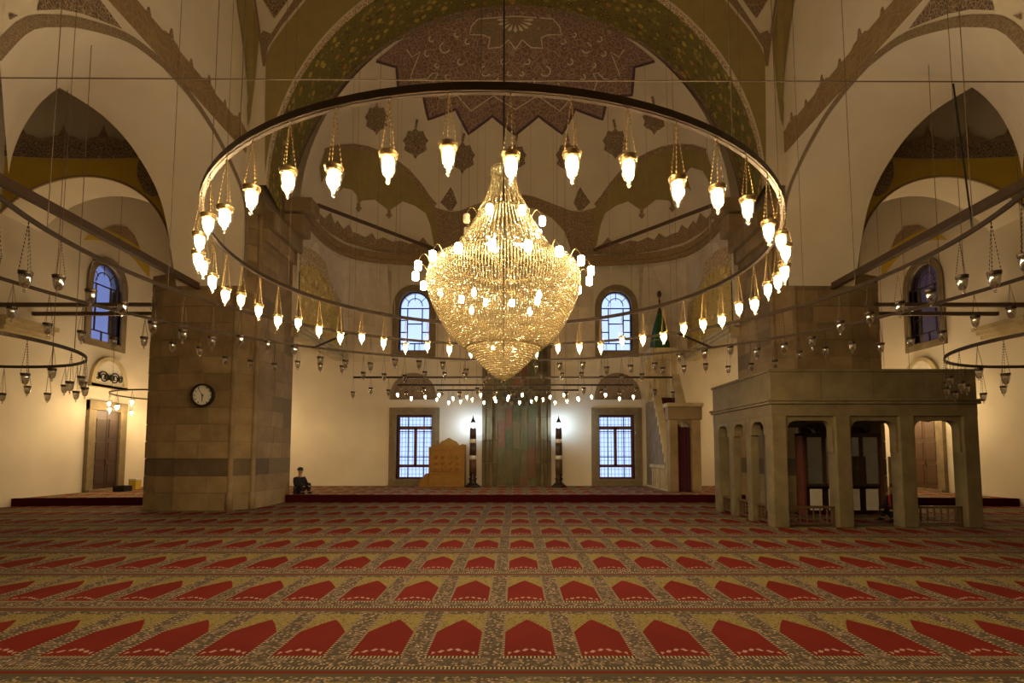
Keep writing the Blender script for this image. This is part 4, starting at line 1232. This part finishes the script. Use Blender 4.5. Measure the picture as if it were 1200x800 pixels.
# arcaded lower panel facing the hall
for k in range(7):
    y = ys0+.15+k*.32
    zt = z0+.78
    MB().prism([(y-.05, z0+.05), (y+.05, z0+.05), (y+.05, zt), (y-.05, zt)], PXA-.06, PXA, 'x').build('arcade_pilaster', M['marble'], G)
MB().box(PXA-.07, PXA, ys0, ys0+2.4, z0+.80, z0+.92).build('arcade_rail', M['marble'], G)
MB().box(PXA-.07, PXA, ys0, pb, z0, z0+.06).build('plinth', M['marble'], G)
# portal
for x in (PXA-.05, PXB-.25): MB().box(x, x+.30, pf, pf+.34, z0, 2.75).build('portal_jamb', M['stone'], G, bevel=.02)
MB().box(PXA-.1, PXB+.1, pf-.05, pf+.38, 2.75, 3.2).build('portal_lintel', M['stone'], G, bevel=.02)
MB().box(PXA-.15, PXB+.15, pf-.1, pf+.42, 3.2, 3.34).build('portal_cornice', M['marble'], G, bevel=.02)
P = [(PXA+.25, 2.76)]+[((PXA+PXB)/2-.02+.27*cos(pi-pi*k/10), 2.4+.27*sin(pi*k/10)) for k in range(11)]+[(PXB-.25, 2.76)]
MB().prism(P, pf+.05, pf+.28, 'y').build('portal_arch', M['stone'], G)
m = MB().grid([[(PXA+.25+.02+(PXB-PXA-.52)*k/16, pf+.22+.03*sin(k*1.7), z) for k in range(17)] for z in (z0+.02, 2.5)])
m.build('curtain', M['curtain'], G, smooth=True)
# kiosk on the landing
for x in (PXA, PXB-.12):
    for y in (ys1, pb-.12): MB().box(x, x+.12, y, y+.12, ztop_-.1, 5.6).build('canopy_post', M['marble'], G)
MB().box(PXA-.06, PXB+.06, ys1-.06, pb, 5.45, 5.78).build('canopy_entablature', M['marble'], G, bevel=.02)
for y in (ys1+.0, ):
    P = [(PXA+.12, 5.46)]+[((PXA+PXB)/2+.38*cos(pi-pi*k/10), 5.0+.38*sin(pi*k/10)) for k in range(11)]+[(PXB-.12, 5.46)]
    MB().prism(P, y+.01, y+.11, 'y').build('canopy_arch', M['marble'], G)
MB().box(PXA+.02, PXB-.02, pb-.06, pb, ztop_, 5.5).build('canopy_back', M['marble'], G)
cxp, cyp = (PXA+PXB)/2-.45, (ys1+pb)/2
cxp = (PXA+PXB)/2
zc0 = 5.78
MB().lathe([(.46, zc0), (.46, zc0+.06), (.42, zc0+.08), (.34, zc0+.7), (.22, zc0+1.15), (.09, zc0+1.55)], 8, (cxp, cyp, 0)).build('canopy_cone', M['green'], G)
MB().lathe([(.095, zc0+1.5), (.10, zc0+1.58), (.05, zc0+1.75), (.028, zc0+2.0), (.05, zc0+2.05), (.028, zc0+2.1), (.02, zc0+2.2), (.075, zc0+2.26), (.10, zc0+2.36), (.06, zc0+2.46), (.01, zc0+2.5)], 10, (cxp, cyp, 0)).build('finial', M['wood_dark'], G, True)
ring_mesh(.395, .02, .02, 8, (cxp, cyp), zc0+.38).build('cone_trim', M['marble'], G)

# ---- candlesticks
for s, xpx in ((-1, 554), (1, 655)):
    b0 = atY(xpx, 566, 21.3)
    x, y = b0.x, 21.3
    r = thing('candlestick', 'tall banded candlestick with cool white lamp %s' % ('beside the preaching chair' if s < 0 else 'on the pulpit side of the niche'), 'candlestick', (x, y, STEPH), 'niche candlesticks')
    z = STEPH
    MB().lathe([(.30, z+.001), (.30, z+.05), (.24, z+.10), (.14, z+.18), (.13, z+.26), (.17, z+.33), (.11, z+.40), (.15, z+.48), (.12, z+.56)], 16, (x, y, 0)).build('base', M['metal'], r, True)
    ztops = [(z+.54, z+1.10, 'wood', .145), (z+1.10, z+1.26, 'white', .138), (z+1.26, z+1.76, 'wood_dark', .135), (z+1.76, z+1.92, 'white', .130), (z+1.92, z+2.36, 'wood_dark', .127)]
    for a, b_, mt, rr in ztops:
        MB().lathe([(rr, a), (rr*.97, b_)], 14, (x, y, 0)).build('shaft_band' if mt == 'white' else 'shaft', M[mt], r, True)
    MB().lathe([(.012, z+2.36), (.03, z+2.40), (.036, z+2.47), (.022, z+2.53), (.006, z+2.55)], 10, (x, y, 0)).build('lamp_bulb', M['cool'], r, True)
    MB().tube([(x+.09, y, z+2.36), (x+.13, y, z+2.48), (x+.07, y, z+2.60)], .008, 5).build('lamp_bracket', M['iron'], r)
    MB().lathe([(.11, z+2.59), (.09, z+2.62), (.035, z+2.74), (.012, z+2.84), (.004, z+2.88)], 12, (x, y, 0)).build('lamp_cap', M['iron'], r, True)

# ---- preaching chair
a = atZ(502, 568, STEPH); YK = 21.0
x0, x1 = atY(502, 560, YK).x, atY(544, 560, YK).x
z1 = atY(520, 525, YK).z
r = thing('preaching_chair', 'carved golden wooden preaching chair with crested back', 'chair', ((x0+x1)/2, YK+.4, STEPH))
zb = STEPH+.002
hs = z1-zb
for x in (x0, x1-.07): MB().box(x, x+.07, YK, YK+.07, zb, z1).build('corner_post', M['wood_gold'], r, bevel=.008)
for x in (x0, x1-.07): MB().box(x, x+.07, YK+.73, YK+.8, zb, z1).build('corner_post', M['wood_gold'], r, bevel=.008)
MB().box(x0+.07, x1-.07, YK+.02, YK+.05, zb, zb+hs*.34).build('lower_panel', M['wood_gold'], r)
MB().box(x0+.07, x1-.07, YK+.02, YK+.05, zb+hs*.40, z1-.05).build('carved_panel', M['wood_gold'], r)
for z in (zb+.02, zb+hs*.34, z1-.06): MB().box(x0, x1, YK-.01, YK+.07, z, z+.07).build('rail', M['wood_gold'], r, bevel=.008)
for k in range(3):
    xa = x0+.1+(x1-x0-.2)*k/3
    MB().box(xa+.03, xa+(x1-x0-.2)/3-.03, YK+.005, YK+.03, zb+.14, zb+hs*.30).build('raised_panel', M['wood_gold'], r, bevel=.01)
for k in range(4):
    for j in range(3):
        xa = x0+.14+(x1-x0-.28)*(k+.5)/4; zz = zb+hs*(.48+.15*j)
        MB().lathe([(.01, -.10), (.085, 0), (.01, .10)], 4, (xa, YK+.02, zz)).build('carved_boss', M['wood_gold'], r)
for x in (x0, x1-.04): MB().box(x, x+.04, YK+.07, YK+.73, zb, z1).build('side_panel', M['wood_gold'], r)
MB().box(x0, x1, YK+.74, YK+.8, zb, z1).build('back_panel', M['wood_gold'], r)
MB().box(x0+.05, x1-.05, YK+.05, YK+.74, zb+hs*.42, zb+hs*.46).build('seat', M['wood_gold'], r)
cx2 = (x0+x1)/2; hw2 = (x1-x0)/2
P = [(cx2-hw2, z1-.01), (cx2+hw2, z1-.01), (cx2+hw2, z1+.14), (cx2+hw2*.8, z1+.18), (cx2+hw2*.6, z1+.12), (cx2+hw2*.45, z1+.28), (cx2+hw2*.25, z1+.34), (cx2, z1+.44), (cx2-hw2*.25, z1+.34), (cx2-hw2*.45, z1+.28), (cx2-hw2*.6, z1+.12), (cx2-hw2*.8, z1+.18), (cx2-hw2, z1+.14)]
MB().prism(P, YK+.72, YK+.8, 'y').build('crest', M['wood_gold'], r)
MB().prism([(x, z-.06) for x, z in P[:2]]+[(x, z1+(z-z1)*.3) for x, z in P[2:]], YK-.005, YK+.05, 'y').build('front_crest', M['wood_gold'], r)
for k in range(3):
    MB().box(x0-.12*(3-k), x0-.002, YK+.1, YK+.6, zb+.17*k, zb+.17*(k+1)).build('step', M['wood_gold'], r)
MB().prism([(x0-.40, zb), (x0-.003, zb), (x0-.003, zb+.56), (x0-.12, zb+.54), (x0-.38, zb+.22)], YK+.06, YK+.10, 'y').build('step_side', M['wood_gold'], r)

# ---- clock
cpx = atY(238, 463, 14.55)
ck = thing('wall_clock', 'round wall clock with dark rim on the ashlar pier', 'clock', tuple(cpx))
def disc(r_, y0, y1, nm, mat, sm=False):
    P = [(cpx.x+r_*cos(2*pi*k/40), cpx.z+r_*sin(2*pi*k/40)) for k in range(40)]
    return MB().prism(P, y0, y1, 'y').build(nm, mat, ck)
o_ = [(cpx.x+.32*cos(2*pi*k/40), cpx.z+.32*sin(2*pi*k/40)) for k in range(40)]
i_ = [(cpx.x+.27*cos(2*pi*k/40), cpx.z+.27*sin(2*pi*k/40)) for k in range(40)]
MB().ringprism(o_, i_, 14.47, 14.58).build('rim', M['black'], ck, bevel=.01)
disc(.275, 14.53, 14.565, 'dial', M['clockface'])
for k in range(12):
    a = 2*pi*k/12; c1, c2 = .21, .25
    d = Vector((sin(a), 0, cos(a))); q = Vector((cpx.x, 14.525, cpx.z))
    MB().beam(q+d*c1, q+d*c2, .012, .02).build('hour_mark', M['black'], ck)
q = Vector((cpx.x, 14.515, cpx.z))
for a, L, w_, nm in ((radians(-33), .22, .018, 'minute_hand'), (radians(181), .19, .024, 'hour_hand')):
    d = Vector((sin(a), 0, cos(a)))
    MB().add([q-d*.03+Vector((d.z, 0, -d.x))*w_/2, q-d*.03-Vector((d.z, 0, -d.x))*w_/2, q+d*L-Vector((d.z, 0, -d.x))*w_/4, q+d*L+Vector((d.z, 0, -d.x))*w_/4], [(0, 1, 2, 3)]).build(nm, M['black'], ck)
MB().lathe([(.018, -.018), (.018, .018)], 10, (cpx.x, 14.51, cpx.z)).build('pivot', M['black'], ck)

# ---- small things by the left door
p = atZ(99, 573, STEPH); p.x = max(p.x, -14.35)
o = thing('carton', 'small cream carton by the dark double door', 'box', (p.x, p.y, STEPH))
MB().box(p.x-.14, p.x+.14, p.y-.15, p.y+.15, STEPH+.001, STEPH+.38).build('carton_body', M['yellow'], o, bevel=.01)
MB().box(p.x-.15, p.x+.15, p.y-.16, p.y+.16, STEPH+.34, STEPH+.40).build('carton_lid', M['white'], o, bevel=.01)
p = atZ(108, 575.5, STEPH)
o = thing('shoe_tray', 'dark open tray lying beside the cream carton', 'tray', (-14.0, p.y, STEPH))
px0 = -14.0
MB().box(px0-.2, px0+.2, p.y-.2, p.y+.2, STEPH+.001, STEPH+.03).build('tray_base', M['iron'], o)
for (a, b_, c_, d) in ((-.2, .2, -.2, -.17), (-.2, .2, .17, .2), (-.2, -.17, -.17, .17), (.17, .2, -.17, .17)):
    MB().box(px0+a, px0+b_, p.y+c_, p.y+d, STEPH+.03, STEPH+.2).build('tray_side', M['iron'], o)
# low white stool seen in the window on the pulpit side
# ================================================================== PEOPLE
def skin_obj(name, chains, mat, parent, org):
    """chains: lists of (point, radius); first point of a later chain may equal an existing point"""
    vs, es, rs, idx = [], [], [], {}
    for ch in chains:
        prev = None
        for p_, r_ in ch:
            key = tuple(round(v, 4) for v in p_)
            if key not in idx: idx[key] = len(vs); vs.append(tuple(Vector(p_))); rs.append(r_)
            i = idx[key]
            if prev is not None and prev != i: es.append((prev, i))
            prev = i
    me = bpy.data.meshes.new(name); me.from_pydata(vs, es, []); me.materials.append(mat)
    o = bpy.data.objects.new(name, me); COL.objects.link(o)
    if parent: o.parent = parent
    sm = o.modifiers.new('skin', 'SKIN')
    if not me.skin_vertices: 
        bm = bmesh.new(); bm.from_mesh(me); bm.verts.layers.skin.verify(); bm.to_mesh(me); bm.free()
    for i, r_ in enumerate(rs):
        d = me.skin_vertices[0].data[i]
        d.radius = (r_, r_) if not isinstance(r_, tuple) else r_
        d.use_root = (i == 0)
    sm.use_smooth_shade = True
    sb = o.modifiers.new('sub', 'SUBSURF'); sb.levels = 1; sb.render_levels = 1
    return o
def seated_person(loc, rz, label, coat, trousers, extra=None):
    root = thing('person', label, 'person', loc)
    root.rotation_euler = (0, 0, rz)
    # local frame: faces +x, seat at z=0; knees drawn up
    pel, ch_, nk = (0, 0, .12), (.02, 0, .42), (.05, 0, .60)
    hd0, hd1, hd2 = (.06, 0, .66), (.075, 0, .74), (.07, 0, .81)
    body = [[(pel, .10), (ch_, .12), (nk, .048), (hd0, .058), (hd1, .088), (hd2, .07)]]
    for s in (-1, 1):
        sh, el, wr_ = (.03, s*.18, .50), (.14, s*.22, .27), (.33, s*.12, .26)
        kn, an, toe = (.38, s*.14, .34), (.36, s*.12, .06), (.52, s*.13, .03)
        hip = (.02, s*.09, .10)
        body += [[(ch_, .12), (sh, .05), (el, .04), (wr_, .027), ((.39, s*.10, .255), .030)]]
        palm = (.39, s*.10, .255)
        for f in range(5):
            o_ = (f-2)*.016
            tip = (.455 if f not in (0,) else .42, s*.10+o_*1.3, .235) if f else (.41, s*.06, .27)
            body += [[(palm, .030), ((.43, s*.10+o_*1.2, .25) if f else (.40, s*.075, .268), .009), (tip, .008)]]
        body += [[(pel, .10), (hip, .085), (kn, .058), (an, .04), (toe, .032)]]
    b_ = skin_obj('body', body, M['skin'], root, loc)
    ct = [[((0, 0, .08), .135), ((.02, 0, .40), .150), ((.04, 0, .54), .075)]]
    for s in (-1, 1): ct += [[((.02, 0, .40), .150), ((.03, s*.18, .50), .068), ((.14, s*.22, .27), .056), ((.31, s*.125, .26), .042)]]
    skin_obj('coat', ct, coat, root, loc)
    tr = [[((0, 0, .12), .14)]]
    tr = []
    for s in (-1, 1): tr += [[((.0, 0, .11), .12), ((.03, s*.09, .11), .105), ((.38, s*.14, .34), .075), ((.36, s*.12, .07), .058)]]
    skin_obj('trousers', tr, trousers, root, loc)
    for s in (-1, 1):
        skin_obj('shoe', [[((.34, s*.12, .045), .042), ((.45, s*.125, .040), .042), ((.54, s*.13, .032), .030)]], M['black'], root, loc)
    MB().lathe([(.093, .0), (.096, .04), (.085, .08), (.05, .105), (.01, .115)], 14, (.062, 0, .765)).build('hair', M['hair'], root, True, local=True)
    MB().lathe([(.004, -.012), (.013, 0), (.004, .016)], 6, (.168, 0, .745)).build('nose', M['skin'], root, True, local=True)
    for s in (-1, 1):
        MB().lathe([(.004, -.006), (.009, 0), (.004, .006)], 6, (.152, s*.032, .768)).build('eye', M['black'], root, True, local=True)
        MB().lathe([(.006, -.03), (.016, 0), (.006, .03)], 6, (.07, s*.09, .755)).build('ear', M['skin'], root, True, local=True)
    MB().box(.150, .158, -.022, .022, .702, .708).build('mouth', M['wood_red'], root, local=True)
    if extra: extra(root)
    return root
seated_person((-7.22, 17.75, STEPH+.02), radians(-35), 'person in dark clothes sitting with knees up against the clock pier', M['cloth_dark'], M['cloth_dark'])
def scarf(root):
    MB().tube([(.10, -.10, .58), (.165, -.07, .50), (.185, -.05, .40), (.17, -.04, .28)], [.018, .03, .03, .02], 6).build('scarf', M['cloth_red'], root, True, local=True)
seated_person((8.98, 12.55, .02), radians(205), 'person in black with a red scarf sitting under the stone platform', M['cloth_black'], M['cloth_black'], scarf)
